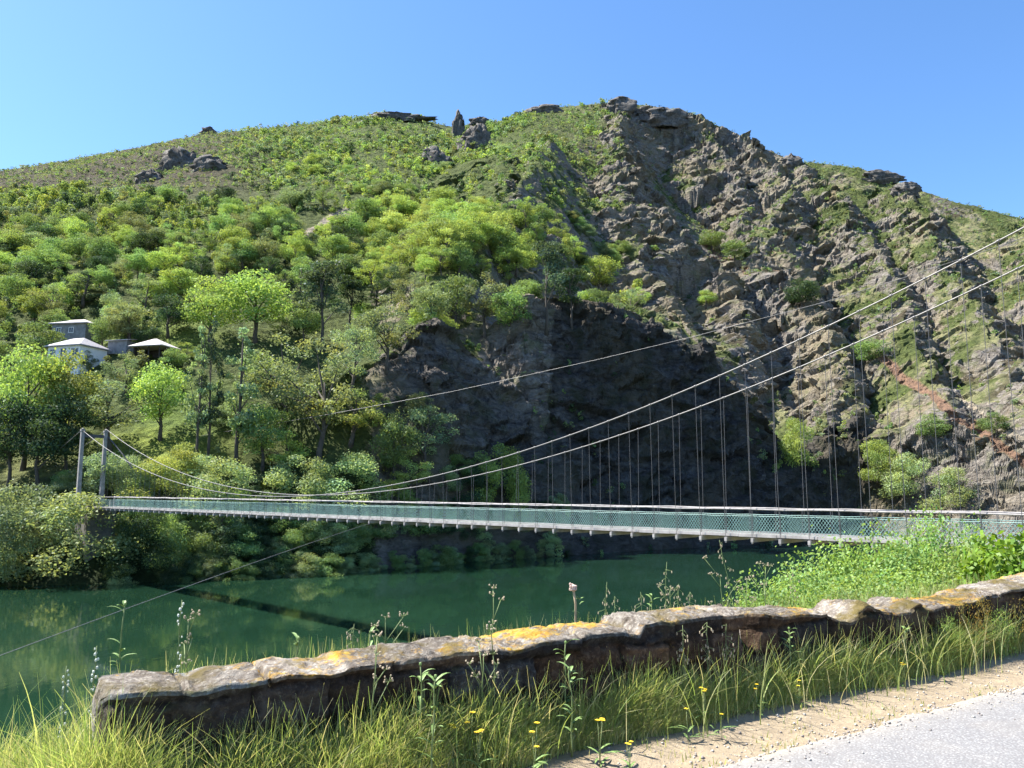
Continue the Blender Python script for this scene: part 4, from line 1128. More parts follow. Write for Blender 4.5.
# loose stones and grit along the crumbling edge of the road
rg = np.random.default_rng(9); n = 5200; S3 = rg.uniform(-1, 9.5, n); e3 = rg.normal(0, .16, n); wide = rg.uniform(0, 1, n) < .35; e3[wide] = rg.uniform(-1.0, .25, wide.sum())
D3 = np.asarray(road_d(S3)) + e3; r3 = .0035 + .011 * rg.uniform(0, 1, n) ** 4
ico = np.array([(1,0,0),(0,1,0),(-1,0,0),(0,-1,0),(0,0,.8),(0,0,-.8)], float); fc = np.array([(0,1,4),(1,2,4),(2,3,4),(3,0,4),(1,0,5),(2,1,5),(3,2,5),(0,3,5)])
pv = ico[None] * r3[:, None, None] * rg.uniform(.6, 1.3, (n, 6, 1)); zc3 = bank_z(S3, D3) * np.where(e3 > 0, .3, 1) + np.where(e3 > 0, .055 - .05 * np.exp(-np.maximum(e3, 0) / .05), 0) + r3 * .3
pv = pv + np.stack([WO.x + wd_.x * S3 + wn_.x * D3, WO.y + wd_.y * S3 + wn_.y * D3, zc3], -1)[:, None]
c3 = np.array([(.42,.36,.28),(.30,.28,.26),(.5,.46,.40),(.22,.19,.17)])[rg.integers(0, 4, n)]
mt = NT('grit'); mt.set(Base_Color=mt.attr('tint'), Roughness=.9)
tag(link('loose_gravel', quads_mesh('loose_gravel', pv.reshape(-1, 3), (np.arange(n)[:, None, None] * 6 + fc[None]).reshape(-1, 3), False, np.repeat(c3, 6, 0)), mt.m), 'loose grit and small stones along the edge of the road', 'gravel', kind='stuff')
# the parapet: heights of the front edge read along its length
def s_at(px):
    # intersection of the view direction with the vertical plane of the wall front
    u = u_of(px, 640)[0]
    # (WO.x + s dx) = u (WO.y + s dy)
    return (u * WO.y - WO.x) / (wd_.x - u * wd_.y)
def z_at(px, py):
    s = s_at(px); p = WO + wd_ * s; m_ = u_of(px, py)[1]; return s, CZ + m_ * p.y
TOP1 = [z_at(*q) for q in [(104,712),(112,694),(140,691),(200,688),(256,681),(320,674),(345,673),(352,668),(400,661),(440,655),(500,649),(512,648),(560,641),(582,640),(588,636),(640,634),(645,623),(690,619),(748,614)]]
TOP2 = [z_at(*q) for q in [(752,622),(757,616),(790,615),(830,613),(838,620),(850,622),(862,612),(870,604),(884,612),(910,612),(922,602),(930,610),(950,606),(985,600),(1024,588),(1100,572),(1300,545)]]
def parapet(name, TOP, s0, s1, thick, seed, label, endcut=0.0):
    ds = .018; S = np.arange(s0, s1, ds); top = np.interp(S, [q[0] for q in TOP], [q[1] for q in TOP]) + .012 * noise2(S * 9, S * 0, seed) + .008 * fbm2(S * 2.3, S * 0, 3, seed + 2)
    base = -.35
    # blocks
    rng = np.random.default_rng(seed); cuts = [s0]
    while cuts[-1] < s1: cuts.append(cuts[-1] + rng.uniform(.38, .85))
    cuts = np.array(cuts)
    nf, nt = 46, 30
    col = []
    prof = []
    # parameter around the section: front bottom -> front top -> back top -> back bottom
    for k in range(nf): prof.append(('f', k / (nf - 1)))
    for k in range(1, nt): prof.append(('t', k / nt))
    for k in range(nf): prof.append(('b', 1 - k / (nf - 1)))
    m = len(prof); X = np.zeros((m, len(S))); Yd = X.copy(); Zz = X.copy(); kind = np.zeros((m, len(S)))
    bi = np.searchsorted(cuts, S); 
    for r_, (w, q) in enumerate(prof):
        if w == 'f': d = np.zeros_like(S); z = base + (top - base) * q; d = d + .03 * (1 - q)
        elif w == 't': d = -thick * q * np.ones_like(S); z = top + .02 * np.sin(q * math.pi) + .0 * S
        else: d = -thick * np.ones_like(S) - .03 * (1 - q); z = base + (top - base) * q
        X[r_] = S; Yd[r_] = d; Zz[r_] = z; kind[r_] = {'f': 0, 't': 1, 'b': 2}[w]
    # courses and joints
    row = np.floor((Zz + .03 * noise2(X * 2, Zz * 3, seed + 7)) / .19).astype(int)
    rs = (row * 37 + seed) % 11 * .083
    bid = np.searchsorted(cuts, X + rs * 1.0 - .4)
    cutd = np.min(np.abs((X + rs - .4)[..., None] - cuts[None, None, :]), -1)
    rowd = np.abs(((Zz + .03 * noise2(X * 2, Zz * 3, seed + 7)) / .19) % 1 - .5); rowd = (.5 - rowd) * .19
    jd = np.minimum(cutd, rowd) + .006 * noise2(X * 25, Zz * 25, seed)
    face = kind != 1
    groove = np.where(face, -.035 * (1 - smooth(0.004, .022, jd)), -.05 * (1 - smooth(.003, .02, cutd)))
    blk = (_h(bid, row, bid * 0, seed)) * .022 * face
    btint = np.where(face, .72 + .42 * _h(bid, row, bid * 0, seed + 3), 1.0 + .25 * _h(bi[None, :] + row * 0, row * 0, row * 0, seed + 5)); bwarm = np.where(face, .22 * _h(bid, row, bid * 0, seed + 4), 0)
    btint = btint * (1 - .6 * face * (1 - smooth(.0, .016, jd)))
    rough = .017 * facets(X * 5, Yd * 5, Zz * 7, seed + 11, 1.0) + .011 * facets(X * 14, Yd * 14, Zz * 17, seed + 21, 1.0) + .011 * ridged3(X * 18, Yd * 18, Zz * 18, 3, seed + 13)
    disp = groove + blk + rough
    cap = smooth(.05, .02, np.interp(X[0], S, top)[None, :] - Zz) * face       # coping juts out a little
    disp = disp * (1 - .3 * cap) + .006 * cap
    fd = np.where(kind == 0, 1.0, np.where(kind == 2, -1.0, 0.0))
    # rounded arris between face and top
    Yd2 = Yd + fd * disp; Zz2 = Zz + (kind == 1) * disp * .8
    tt = np.array([q for w, q in prof])[:, None]
    ar = (kind == 1) * (np.exp(-tt / .03) + np.exp(-(1 - tt) / .03)) * -.012; Zz2 = Zz2 + ar
    # ends close inwards
    ed = np.minimum(X - s0, s1 - X); en = smooth(.0, .05, ed)
    Yd2 = -thick / 2 + (Yd2 + thick / 2) * (.35 + .65 * en); 
    XX_ = X + .03 * noise2(Yd2 * 6, Zz2 * 6, seed + 17) * (1 - smooth(0, .3, ed))
    P = np.stack([WO.x + wd_.x * XX_ + wn_.x * Yd2, WO.y + wd_.y * XX_ + wn_.y * Yd2, Zz2], -1)
    n_ = len(S); ii = np.arange(m * n_).reshape(m, n_)
    Q = np.stack([ii[:-1, :-1], ii[:-1, 1:], ii[1:, 1:], ii[1:, :-1]], -1)
    iscap = ((kind[:-1] == 1) | (cap[:-1] > .5))[:, :-1]
    root = empty(name, (0, 0, 0)); tag(root, label, 'wall')
    V = P.reshape(-1, 3); TC = np.stack([btint * (1 + bwarm), btint, btint * (1 - bwarm)], -1).reshape(-1, 3)
    mid = WO + wd_ * ((s0 + s1) / 2); root.location = (mid.x, mid.y, 0)
    V = V - np.array([mid.x, mid.y, 0])
    for nm, sel, mat in (('wall_body', ~iscap, M_wallb), ('coping', iscap, M_wallt)):
        q = Q[sel]; u_, inv = np.unique(q, return_inverse=True)
        vv = V[u_]; qq = inv.reshape(-1, 4)
        me = quads_mesh(nm, vv, qq, True, TC[u_])
        o = link(nm, me, mat, root)
        if nm == 'wall_body':
            pass
    # end caps
    caps = MB()
    for col_ in (0, n_ - 1):
        ring = V[ii[:, col_]]; c0 = ring.mean(0); k = len(ring)
        caps.add(np.vstack([ring, c0]), [(i, i + 1, k) for i in range(k - 1)])
    caps.build('end_face', M_walle, root)
    return root
def wall_mat(name, c0, c1, c2, lich, moss):
    t = NT(name); co = t.co('Object'); n = t.noise(9, 8, .7, co, .4); m_ = t.noise(2.2, 5, .6, co)
    c = t.ramp(n, [(.3, c0), (.5, c1), (.72, c2)])
    c = t.mix(t.math('MULTIPLY', t.val(t.noise(30, 6, .7, co), .52, .64), .5), c, tuple(min(1, q * 1.5) for q in c2))
    geo = t.new('ShaderNodeNewGeometry'); sp = t.new('ShaderNodeSeparateXYZ'); t.l(geo.outputs['Normal'], sp.inputs[0])
    up = t.val(sp.outputs[2], -.1, .6)
    l1 = t.noise(1.7, 3, .55, t.co('Object', (1.0, 1.0, .6))); l2 = t.noise(22, 6, .7, co)
    lm = t.math('MULTIPLY', t.val(t.math('ADD', l1, t.math('MULTIPLY', t.math('SUBTRACT', l2, .5), .5)), *lich), up)
    lc = t.ramp(t.noise(16, 4, .6, co), [(.3, (.30, .15, .025)), (.45, (.50, .27, .03)), (.6, (.52, .36, .07)), (.75, (.40, .33, .14))])
    c = t.mix(lm, c, lc)
    mm = t.math('MULTIPLY', t.val(t.math('ADD', t.noise(2.9, 3, .5, co), t.math('MULTIPLY', t.math('SUBTRACT', l2, .5), .3)), *moss), t.val(sp.outputs[2], -.3, .7))
    c = t.mix(mm, c, (.13, .10, .035))
    if name != 'lit_end_stone': c = t.mix(1.0, c, t.attr('tint'), 'MULTIPLY')
    t.set(Base_Color=c, Roughness=.95); t.b.inputs['Specular IOR Level'].default_value = .2
    t.bump(t.math('ADD', n, t.math('MULTIPLY', l2, .8)), 1.0, .035); return t.m
M_wallb = wall_mat('wall_stone', (.028, .018, .013), (.075, .052, .038), (.15, .115, .085), (.60, .68), (.56, .7))
M_wallt = wall_mat('coping_stone', (.045, .034, .024), (.18, .15, .12), (.36, .33, .28), (.48, .59), (.50, .66))
M_walle = wall_mat('lit_end_stone', (.10, .08, .07), (.24, .21, .18), (.42, .38, .33), (.60, .68), (.56, .7))  # paler than the wall body: sunlit look of the end faces painted in
sL0 = s_at(104); sG = s_at(747); sG2 = s_at(756)
parapet('stone_parapet', TOP1, sL0, sG, .46, 31, 'long low mossy stone parapet with orange lichen, left of the gap')
parapet('stone_parapet', TOP2, sG2, s_at(1300), .46, 57, 'rugged mossy stone parapet right of the narrow gap, by the brambles')
# ================================================================ grass, weeds, brambles
M_grass = leaf_mat('grass_blade', (1, 1, 1), .55, 0.0)
def P_of(s, d):
    z = bank_z(s, d); return np.stack([WO.x + wd_.x * s + wn_.x * d, WO.y + wd_.y * s + wn_.y * d, z], -1)
def blades(S, D, Lh, rng, pal, width=.0026, lean=.55, seg=4, dirbias=(0, 0)):
    n = len(S); P = P_of(S, D); a = rng.uniform(0, 2 * math.pi, n)
    dx = np.cos(a) + dirbias[0]; dy = np.sin(a) + dirbias[1]; ln = np.hypot(dx, dy) + 1e-6; dx /= ln; dy /= ln
    bend = rng.uniform(.1, 1, n) * lean; w = width * rng.uniform(.6, 1.3, n)
    fa = rng.uniform(0, math.pi, n); sx, sy = np.cos(fa), np.sin(fa)
    rows = []
    for k in range(seg + 1):
        t = k / seg; hz = Lh * (t - .38 * bend * t * t); out = Lh * bend * t * t * .9
        cx = P[:, 0] + dx * out; cy = P[:, 1] + dy * out; cz = P[:, 2] - .01 + hz
        ww = w * (1 - t ** 1.6) + .0006
        rows.append(np.stack([cx - sx * ww, cy - sy * ww, cz], -1)); rows.append(np.stack([cx + sx * ww, cy + sy * ww, cz], -1))
    V = np.stack(rows, 1)          # n, 2(seg+1), 3
    base = np.arange(n)[:, None] * (2 * (seg + 1))
    Q = np.concatenate([base + np.array([[2*k, 2*k+1, 2*k+3, 2*k+2]]) for k in range(seg)], 0)
    pal = np.array(pal); ci = rng.integers(0, len(pal), n); c = pal[ci] * rng.uniform(.75, 1.25, n)[:, None]
    C = np.repeat(c[:, None, :], 2 * (seg + 1), 1)
    return V.reshape(-1, 3), Q, C.reshape(-1, 3)
rng = np.random.default_rng(5)
green = [(.33,.40,.13), (.26,.35,.11), (.38,.43,.15), (.22,.30,.09), (.44,.45,.19)]
straw = [(.62,.55,.32), (.52,.48,.26), (.48,.47,.20), (.42,.44,.16)]
parts_ = []
def region(n, s0, s1, fd0, fd1):
    S = rng.uniform(s0, s1, n); q = rng.uniform(0, 1, n); return S, fd0(S) + (fd1(S) - fd0(S)) * q, q
z0 = lambda S: 0 * S + .03
sEnd = sL0
# verge in front of the wall
S, D, q = region(125000, sEnd - .3, 9.5, z0, lambda S: np.asarray(dirt_d(S)) + .05)
cl = fbm2(S * 2.2, D * 2.2, 3, 701)
ok = rng.uniform(0, 1, len(S)) < np.clip(.75 + cl * .9 - .5 * smooth(.75, 1, q), .05, 1)
S, D, q, cl = S[ok], D[ok], q[ok], cl[ok]
D = D + .16 * fbm2(S * 1.3, S * 0, 3, 731) * q
Lh = (.10 + .27 * (1 - q) ** 1.1) * rng.uniform(.5, 1.25, len(S)) * (1 + .5 * cl) * np.interp(S, [-1, 1.2, 2.6, 5, 9], [1.3, 1.15, .95, .82, .7])
yel = rng.uniform(0, 1, len(S)) < np.clip(.18 + .5 * q ** 2, 0, 1)
parts_.append(blades(S[~yel], D[~yel], Lh[~yel], rng, green, .0024, .75)); parts_.append(blades(S[yel], D[yel], Lh[yel] * .95, rng, straw, .0020, .8))
# left of the wall end and down the bank
S, D, q = region(90000, -5.5, sEnd + .25, lambda S: 0 * S - 1.9, lambda S: 0 * S + 1.9)
cl = fbm2(S * 2.2, D * 2.2, 3, 703); ok = rng.uniform(0, 1, len(S)) < .8 + cl; S, D, cl = S[ok], D[ok], cl[ok]
Lh = .27 * rng.uniform(.4, 1.3, len(S)) * (1 + .5 * cl); yel = rng.uniform(0, 1, len(S)) < .28
parts_.append(blades(S[~yel], D[~yel], Lh[~yel], rng, green)); parts_.append(blades(S[yel], D[yel], Lh[yel], rng, straw, .0022))
# narrow strip behind the wall
S, D, q = region(9000, sEnd, 9.5, lambda S: 0 * S - 1.25, lambda S: 0 * S - .5)
parts_.append(blades(S, D, rng.uniform(.2, .68, len(S)), rng, green + straw[:2], .0035, .4))
# long arching blades
S, D, q = region(380, sEnd - .5, 6.5, lambda S: 0 * S + .02, lambda S: 0 * S + .4)
parts_.append(blades(S, D, rng.uniform(.34, .6, len(S)), rng, green + straw[:1], .0028, 1.05, 6))
S, D, q = region(3600, sEnd - .2, 9.0, lambda S: 0 * S + .0, lambda S: 0 * S + .16)
kk = rng.uniform(0, 1, len(S)) < np.interp(S, [0, 2.5, 9], [1, .55, .4]); S, D = S[kk], D[kk]
parts_.append(blades(S, D, rng.uniform(.28, .56, len(S)), rng, green + straw, .0024, .7, 5))
S, D, q = region(900, -5.0, sEnd + .1, lambda S: 0 * S - 1.3, lambda S: 0 * S + .6)
parts_.append(blades(S, D, rng.uniform(.4, .75, len(S)), rng, green + straw[:1], .0036, .9, 6))
# short dense undergrowth of the verge
S, D, q = region(150000, sEnd - .3, 9.5, z0, lambda S: np.asarray(dirt_d(S)) - .02)
cl = fbm2(S * 1.7, D * 1.7, 3, 721)
parts_.append(blades(S, D, rng.uniform(.06, .17, len(S)) * (1 + .6 * cl) * (1.25 - .8 * q), rng, green + straw, .0022, .6, 3))
S, D, q = region(70000, -4.5, sEnd + .1, lambda S: 0 * S - 1.2, lambda S: 0 * S + 1.9)
parts_.append(blades(S, D, rng.uniform(.06, .2, len(S)), rng, green + straw, .0022, .6, 3))
# sparse tufts on the dirt
S, D, q = region(2600, 0, 9.5, lambda S: np.asarray(dirt_d(S)), lambda S: np.asarray(road_d(S)))
ok = fbm2(S * 3, D * 3, 3, 709) > .16; parts_.append(blades(S[ok], D[ok], rng.uniform(.02, .07, ok.sum()), rng, straw + green[:2], .003))
off = 0; Vs, Qs, Cs = [], [], []
for V, Q, C in parts_: Vs.append(V); Qs.append(Q + off); Cs.append(C); off += len(V)
tag(link('verge_grass', quads_mesh('verge_grass', np.vstack(Vs), np.vstack(Qs), True, np.vstack(Cs)), M_grass), 'long green and straw coloured grass growing along the stone parapet', 'grass', kind='stuff')

M_stem = simple_mat('green_stem', (.16, .20, .07), .2, 20, .7); M_dry = simple_mat('dry_stem', (.36, .28, .17), .25, 20, .8)
M_petal = simple_mat('yellow_petal', (.80, .58, .02), .1, 30, .6); M_head = simple_mat('seed_head', (.42, .33, .22), .3, 60, .9)
M_pink = simple_mat('pinkish_head', (.50, .36, .30), .25, 60, .9); M_whitef = simple_mat('pale_petal', (.62, .63, .54), .08, 30, .7)
M_hleaf = simple_mat('herb_leaf', (.15, .23, .06), .25, 15, .6)
def leaf_blade(m, p, dirv, L, w, droop=.5):
    p = Vector(p); d = Vector(dirv).normalized(); s = d.cross(Vector((0, 0, 1))).normalized(); P = []
    for k in range(5):
        t = k / 4; c = p + d * L * t + Vector((0, 0, L * (.45 * t - droop * t * t))); ww = w * math.sin(math.pi * (.12 + .85 * t)) * .5
        P += [c - s * ww + Vector((0, 0, ww * .3)), c, c + s * ww + Vector((0, 0, ww * .3))]
    m.add([tuple(q) for q in P], [(3*k+a, 3*k+a+1, 3*k+a+4, 3*k+a+3) for k in range(4) for a in (0, 1)])
def blob(m, c, r, k=6, squash=1.0):
    c = np.array(c); P = [c + (0, 0, r * squash)]
    for e in (.6, -.5):
        for j in range(k): a = 2 * math.pi * j / k + e; q = math.cos(e); P.append(c + (q * r * math.cos(a), q * r * math.sin(a), r * math.sin(e) * squash))
    P.append(c - (0, 0, r * squash)); n = k
    Fc = [(0, 1 + j, 1 + (j + 1) % n) for j in range(n)] + [(1 + j, 1 + n + j, 1 + n + (j + 1) % n, 1 + (j + 1) % n) for j in range(n)] + [(2 * n + 1, 1 + n + (j + 1) % n, 1 + n + j) for j in range(n)]
    m.add(P, Fc)
# yellow hawkbit-like plants, a flower on a thin stem with narrow leaves
def yellow_plant(seed, nfl):
    r = random.Random(seed); root = empty('yellow_wildflower'); st = MB(); lf = MB(); fl = []
    for i in range(nfl):
        a = r.uniform(0, 6.28); L = r.uniform(.8, 1.0); o = r.uniform(.02, .16)
        tip = (math.cos(a) * o, math.sin(a) * o, L)
        st.tube([(0, 0, -.02), (tip[0] * .3, tip[1] * .3, L * .5), tip], [.007, .005, .004], 5)
        m = MB()
        for k in range(9):
            b = k * 2 * math.pi / 9; c = (math.cos(b), math.sin(b))
            P = [(tip[0], tip[1], L), (tip[0] + c[0] * .03 - c[1] * .013, tip[1] + c[1] * .03 + c[0] * .013, L + .014), (tip[0] + c[0] * .055, tip[1] + c[1] * .055, L + .006), (tip[0] + c[0] * .03 + c[1] * .013, tip[1] + c[1] * .03 - c[0] * .013, L + .014)]
            m.add(P, [(0, 1, 2, 3)])
        blob(m, (tip[0], tip[1], L + .006), .017); fl.append(m)
    for i in range(6):
        a = r.uniform(0, 6.28); leaf_blade(lf, (0, 0, r.uniform(0, .35)), (math.cos(a), math.sin(a), .2), r.uniform(.25, .45), .05)
    st.build('stem', M_stem, root, True); lf.build('leaves', M_hleaf, root)
    for m in fl: m.build('flower', M_petal, root)
    return root
def on_ground(px, py):
    """ground point of the near bank seen at a photo position"""
    u, m_ = u_of(px, py); Y = np.linspace(2.2, 14, 1500); X = u * Y
    s = (X - WO.x) * wd_.x + (Y - WO.y) * wd_.y; d = (X - WO.x) * wn_.x + (Y - WO.y) * wn_.y
    z = bank_z(s, d); k = np.argmax(z >= CZ + m_ * Y); return Vector((X[k], Y[k], z[k]))
YL = []
protos = [yellow_plant(3, 3), yellow_plant(8, 2), yellow_plant(15, 1)]
YF = [(205,0,700),(338,0,0)]
spots = [(560,655,.3),(390,728,.35),(430,700,.3),(452,722,.25),(470,712,.3),(362,698,.3),(555,690,.36),(562,696,.3),(585,645,.2),(600,716,.28),(652,690,.22),(688,702,.24),(705,686,.25),(535,722,.3),(532,735,.25),(630,740,.2),
         (820,640,.22),(835,652,.2),(840,626,.3),(800,680,.18),(901,650,.2),(905,662,.18),(757,683,.2),(722,706,.2),(478,728,.25),(218,748,.25),(238,758,.2),(55,745,.3),(28,668,.4),(40,680,.45),(20,664,.5),(52,682,.4),(690,664,.3),(418,760,.2),(300,745,.25),(960,640,.16)]
for i, (px, py, h) in enumerate(spots):
    base = None; q0 = None
    # the flower head is at (px, py): find the foot below it
    for g2 in np.arange(py, 800, 1.0):
        p = on_ground(px, g2)
        if sd_of(p)[1] < .05: continue
        q = project(p.x, p.y, p.z + h)
        if q[1] >= py: base = p; break
    if base is None: continue
    src = protos[i % 3]; o = src if i < 3 else copy_tree(src)
    o.location = base; o.scale = (h * .8 + .12, h * .8 + .12, h); o.rotation_euler = (0, 0, i * 1.3)
    sdp = sd_of(base)
    o['category'] = 'wildflower'; o['group'] = 'yellow wildflowers in the verge'; YL.append((px, o))
yf = sorted(YL, key=lambda q: q[0])
for o in protos:
    if not any(o is q[1] for q in YL):
        for c in list(o.children): bpy.data.objects.remove(c)
        bpy.data.objects.remove(o)
zn = {}
for _p, o in yf:
    zname = 'left of the parapet end' if _p < 104 else ('below the left third of the parapet' if _p < 350 else ('below the lower middle part of the parapet' if _p < 640 else ('below the tall block before the gap' if _p < 750 else 'below the parapet right of the gap')))
    zn.setdefault(zname, []).append(o)
for k, L in zn.items():
    for i, o in enumerate(L): o['label'] = f"{ordinal(i + 1)} small yellow flower from left {k}"

# tall dry or green stalks whose heads show above the wall
def stalk(px, ytop, ybot, dback, kind, label, lean=0.0, seed=0):
    """foot behind (d<0) or before the wall; the head reaches photo height ytop"""
    r = random.Random(seed + px)
    u = u_of(px, ybot)[0]
    # distance on the view line where d = dback
    # d = (uY - WO.x) wn.x + (Y - WO.y) wn.y
    Y = (dback + WO.x * wn_.x + WO.y * wn_.y) / (u * wn_.x + wn_.y); X = u * Y
    s, d = sd_of((X, Y)); zb = float(bank_z(s, d)); ztop = at(px, ytop, Y).z; H = ztop - zb
    root = empty('wild_stalk', (X, Y, zb)); tag(root, label, 'wild plant', 'tall stalks along the parapet')
    st = MB(); hd = MB(); lf = MB(); n = 7
    off = lean * Y / F
    pts = [(off * (k / n) ** 1.5 + r.uniform(-.006, .006), r.uniform(-.006, .006), H * k / n) for k in range(n + 1)]
    mat = M_stem; hm = M_head; th = .0042 if Y < 8 else .006
    if kind == 'thistle':
        st.tube(pts, [th * 2.3] * (n + 1), 6); blob(hd, pts[-1], .032, 8, .9)
        for k in range(10): a = r.uniform(0, 6.28); blob(hd, (pts[-1][0] + .022 * math.cos(a), .022 * math.sin(a), H + r.uniform(-.02, .03)), .011)
        for k in range(7): a = r.uniform(0, 6.28); z = H * r.uniform(.55, .93); leaf_blade(lf, (0, 0, z), (math.cos(a), math.sin(a), .3), .06, .015)
        mat = M_dry; hm = M_pink
    elif kind == 'oat':       # grass with drooping spikelets
        st.tube(pts, [th * (1 - .6 * k / n) for k in range(n + 1)], 5)
        for k in range(16):
            t = r.uniform(.62, 1.0); b = pts[int(t * n)]; a = r.uniform(0, 6.28); l = r.uniform(.02, .06)
            e = (b[0] + math.cos(a) * l, b[1] + math.sin(a) * l, H * t - r.uniform(.0, .04)); st.tube([(b[0], b[1], H * t), e], th * .4, 4); blob(hd, (e[0], e[1], e[2] - .010), .0052, 5, 2.4)
    elif kind == 'umbel':
        st.tube(pts, [th * 1.4 * (1 - .5 * k / n) for k in range(n + 1)], 5)
        for b in range(5):
            t = r.uniform(.5, 1.0) if b else 1.0; p0 = (off * t ** 1.5, 0, H * t); a = r.uniform(0, 6.28); l = r.uniform(.05, .14) if b else 0.0
            c = (p0[0] + math.cos(a) * l, p0[1] + math.sin(a) * l, p0[2] + l * 1.3); st.tube([p0, c], th * .7, 4) if b else None
            hd = MB()
            for k in range(7):
                a2 = r.uniform(0, 6.28); e = (c[0] + math.cos(a2) * .025, c[1] + math.sin(a2) * .025, c[2] + r.uniform(0, .03)); st.tube([c, e], th * .4, 4); blob(hd, e, r.uniform(.004, .0075), 5)
            hd.build('seed_head', M_head, root); hd = MB()
        hm = M_head
    elif kind == 'spike':
        st.tube(pts, [th * 1.2 * (1 - .4 * k / n) for k in range(n + 1)], 5)
        for k in range(26):
            t = r.uniform(.35, 1.0); a = r.uniform(0, 6.28); blob(hd, (off * t ** 1.5 + .014 * math.cos(a), .014 * math.sin(a), H * t), r.uniform(.004, .008), 5, 1.4)
        hm = M_whitef
    elif kind == 'leafy':
        st.tube(pts, [th * 1.5 * (1 - .4 * k / n) for k in range(n + 1)], 5)
        for k in range(14):
            t = r.uniform(.25, 1.0); a = r.uniform(0, 6.28); leaf_blade(lf, (off * t ** 1.5, 0, H * t), (math.cos(a), math.sin(a), .4), r.uniform(.05, .11), .022)
        blob(hd, pts[-1], .010); hm = M_hleaf
    st.build('stem', mat, root, True); hd.build('head', hm, root, False) if hd.n else None
    if lf.n: lf.build('leaves', M_hleaf, root)
STALKS = [
 (580,588,628,-.62,'thistle','dried thistle with one round pinkish head sticking up above the parapet',-6),
 (603,582,628,-.8,'oat','slender seeding grass stem just right of the thistle',4),
 (612,596,628,-.7,'oat','shorter seeding stem right of the slender grass beside the thistle',3),
 (640,592,628,-.7,'oat','thin pale grass stem above the parapet left of the tall block',2),
 (652,596,625,-.75,'leafy','short leafy stalk behind the tall block\'s left corner',0),
 (664,562,620,-.9,'oat','tall feathery stem left of the middle of the tall block',4),
 (674,584,616,-.8,'oat','leaning feathery stem behind the tall block',6),
 (688,592,612,-.8,'oat','low seeding stem behind the middle of the tall block',3),
 (668,590,616,-.7,'umbel','small branched head behind the left part of the tall block',3),
 (727,576,612,-.9,'umbel','branched seed stalk behind the right end of the tall block',-6),
 (740,540,612,-1.0,'oat','tallest leaning stem, overlapping the bridge left of the brambles',-18),
 (742,580,612,-.9,'umbel','branched seed stalk just beside the tall leaning stem',6),
 (765,566,606,-1.0,'umbel','upright seed stalk at the left edge of the brambles',2),
 (792,566,600,-1.2,'oat','pale thin stem against the water above the brambles',2),
 (383,618,650,-.6,'umbel','small branched herb above the lichen left of the parapet\'s middle',2),
 (353,624,655,-.6,'oat','pale seeding grass above the left middle of the parapet',0),
 (364,632,652,-.6,'leafy','small leaning herb beside the pale seeding grass',6),
 (495,596,640,-.7,'umbel','tall thin herb with a forked head at the parapet\'s centre',-2),
 (291,638,662,-.6,'leafy','small herb behind the parapet above the big lichen patch',6),
 (187,620,668,-.8,'umbel','thin herb with two yellowish heads near the parapet\'s left end',-1),
 (178,600,668,-.9,'spike','pale sprig seen in front of the water above the left parapet end',0),
 (118,604,672,-1.1,'leafy','pale leafy sprig standing alone in front of the water',2),
 (92,646,712,-1.0,'spike','white beaded flower stalk, right one of the two before the water',0),
 (63,666,720,-.9,'spike','white beaded flower stalk, left one of the two before the water',0),
 (370,655,730,.12,'umbel','thin seed stalk in front of the dark wall below the lichen',4),
 (420,664,740,.15,'leafy','leafy green stalk in front of the dark wall left of centre',0),
 (432,676,745,.35,'leafy','taller leafy weed with narrow leaves in front of the wall',2),
 (480,656,730,.10,'umbel','dry forked stalk against the dark centre of the wall',3),
 (496,654,725,.10,'umbel','dry forked stalk right beside the one at the wall\'s centre',-3),
 (564,642,708,.10,'leafy','leafy weed climbing the wall left of the lower block joint',2),
 (572,668,710,.3,'leafy','broad leafy weed in the grass under the lower block',-2),
 (709,622,690,.06,'oat','pale dry stem hanging before the tall block',0),
 (684,625,682,.06,'oat','reddish dry stem before the left part of the tall block',0),
 (728,624,680,.06,'oat','dry stem before the right part of the tall block',0),
 (791,628,676,.10,'leafy','weed in front of the wall just right of the gap',0),
 (905,628,665,.12,'leafy','weed before the notched part of the right parapet',2),
]
for i, q in enumerate(STALKS): stalk(q[0], q[1], q[2], q[3], q[4], q[5], q[6], i * 13)

# brambles behind the right part of the wall: every bush its own object
def bramble_mesh(seed, n, leaf, R_=1.0):
    rng = np.random.default_rng(seed); L = []
    for i in range(22):
        a = rng.uniform(0, 6.28); h = rng.uniform(0, 1); rad = R_ * math.sqrt(1 - h * h * .8) * rng.uniform(.3, 1); L.append((rad * math.cos(a), rad * math.sin(a), .1 + .8 * h, rng.uniform(.18, .38)))
    L = np.array(L); li = rng.choice(len(L), n); D = rng.normal(size=(n, 3)); D[:, 2] += .5; D /= np.linalg.norm(D, axis=1)[:, None]
    P = L[li, :3] + D * (L[li, 3] * rng.uniform(.4, 1.15, n))[:, None]
    sh_ = rng.uniform(0, 1, n) < .05; P[sh_, 2] += rng.uniform(.03, .2, sh_.sum())
    N = D * .6 + np.array([0, 0, .6]) + rng.normal(size=(n, 3)) * .5; N /= np.linalg.norm(N, axis=1)[:, None]
    return quads_mesh('bramble', *(lambda a: (a[0], a[1], False, a[2]))(leaf_quads(P, N, np.full(n, leaf), rng, tint_of(n, rng, .25, .12) * tint_of(len(L), rng, .12, .1)[li])))
M_br = leaf_mat('bramble_leaf', (.22, .33, .085), .45, .12); M_br2 = leaf_mat('glossy_shrub_leaf', (.16, .26, .03), .4, .08)
bm_ = [bramble_mesh(i, 18000, .036) for i in (1, 2, 3)]
for b in bm_: b.materials.append(M_br)
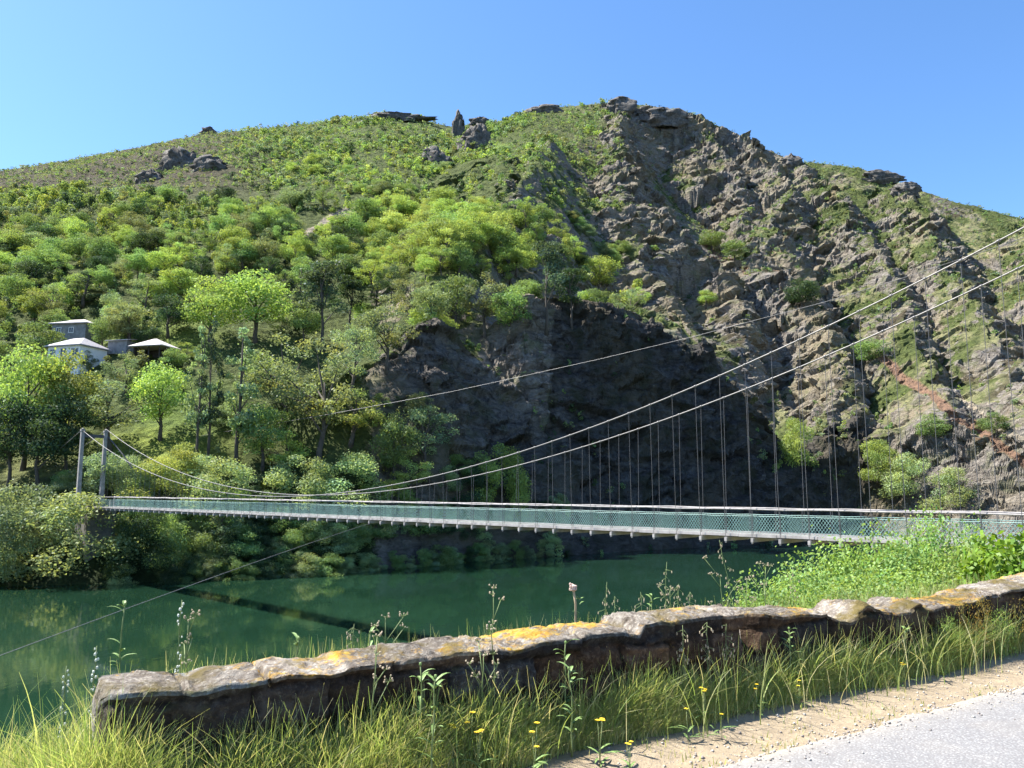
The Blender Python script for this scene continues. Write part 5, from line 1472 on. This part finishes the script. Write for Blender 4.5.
def bramble(px, ytop, Y, w, h, i, label, me=None, nm='bramble_bush', grp='brambles behind the right parapet'):
    p = at(px, ytop, Y); o = bpy.data.objects.new(nm, me or bm_[i % 3]); COL.objects.link(o)
    o.location = (p.x, p.y, p.z - h * 1.02); o.scale = (w / 2, w / 2, h); o.rotation_euler = (0, 0, i * 2.1); tag(o, label, 'bush', grp)
BR_ = [(770,602,9.6,1.9,1.5,'lowest leftmost bramble bush tapering down to the parapet gap'),(812,578,11.5,2.6,2.0,'low bramble bush second from the gap'),(850,560,13.0,2.8,2.2,'bramble bush just left of the highest part'),
 (893,556,14.5,3.0,2.4,'rear bramble bush overlapping the bridge deck'),(938,530,15.0,2.6,2.6,'tallest bramble bush rising above the bridge deck'),(975,560,14.0,2.6,2.2,'bramble bush right of the tallest one below the deck'),
 (1006,572,12.0,2.2,2.0,'bramble bush behind the glossy shrub at the right edge'),(880,590,10.8,2.4,1.5,'front bramble bush close behind the lichened coping'),(930,584,10.6,2.2,1.5,'front bramble bush behind the notched parapet'),
 (835,598,10.0,2.0,1.3,'small front bramble bush right behind the parapet'),(975,580,10.5,2.0,1.5,'front bramble bush close to the right edge')]
for i, (px, yt, Y, w, h, lab) in enumerate(BR_): bramble(px, yt, Y, w, h, i, lab)
g1 = bramble_mesh(9, 3000, .11); g1.materials.append(M_br2)
bramble(1020, 540, 9.6, 1.5, 1.1, 3, 'glossy bright leafy shrub at the right edge above the parapet', g1, 'leafy_shrub', None)
# climbing weeds in front of the right part of the wall
cw = bramble_mesh(12, 1500, .045); cw.materials.append(M_br)
M_brown = leaf_mat('dry_creeper_leaf', (.30, .24, .06), .35, .1); cw2 = bramble_mesh(13, 1100, .05); cw2.materials.append(M_brown)
def creeper(px, py, w, h, me, i, label):
    s = s_at(px); p = wl_(s, .12, 0.0); ztop = CZ + u_of(px, py)[1] * p.y; o = bpy.data.objects.new('climbing_weed', me); COL.objects.link(o)
    o.location = (p.x, p.y, ztop - h); o.scale = (w / 2, .12, h); o.rotation_euler = (0, 0, math.atan2(wd_.y, wd_.x)); tag(o, label, 'weed', 'weeds climbing the right parapet')
creeper(965, 600, .7, .5, cw2, 0, 'yellowish creeper over the wall face near the right edge')
creeper(985, 618, .8, .4, cw, 1, 'green creeper at the foot of the wall near the right edge')
creeper(1012, 606, .6, .4, cw2, 2, 'dry creeper on the wall right at the picture edge')
creeper(935, 624, .5, .35, cw, 3, 'green weed clump at the wall left of the creepers')
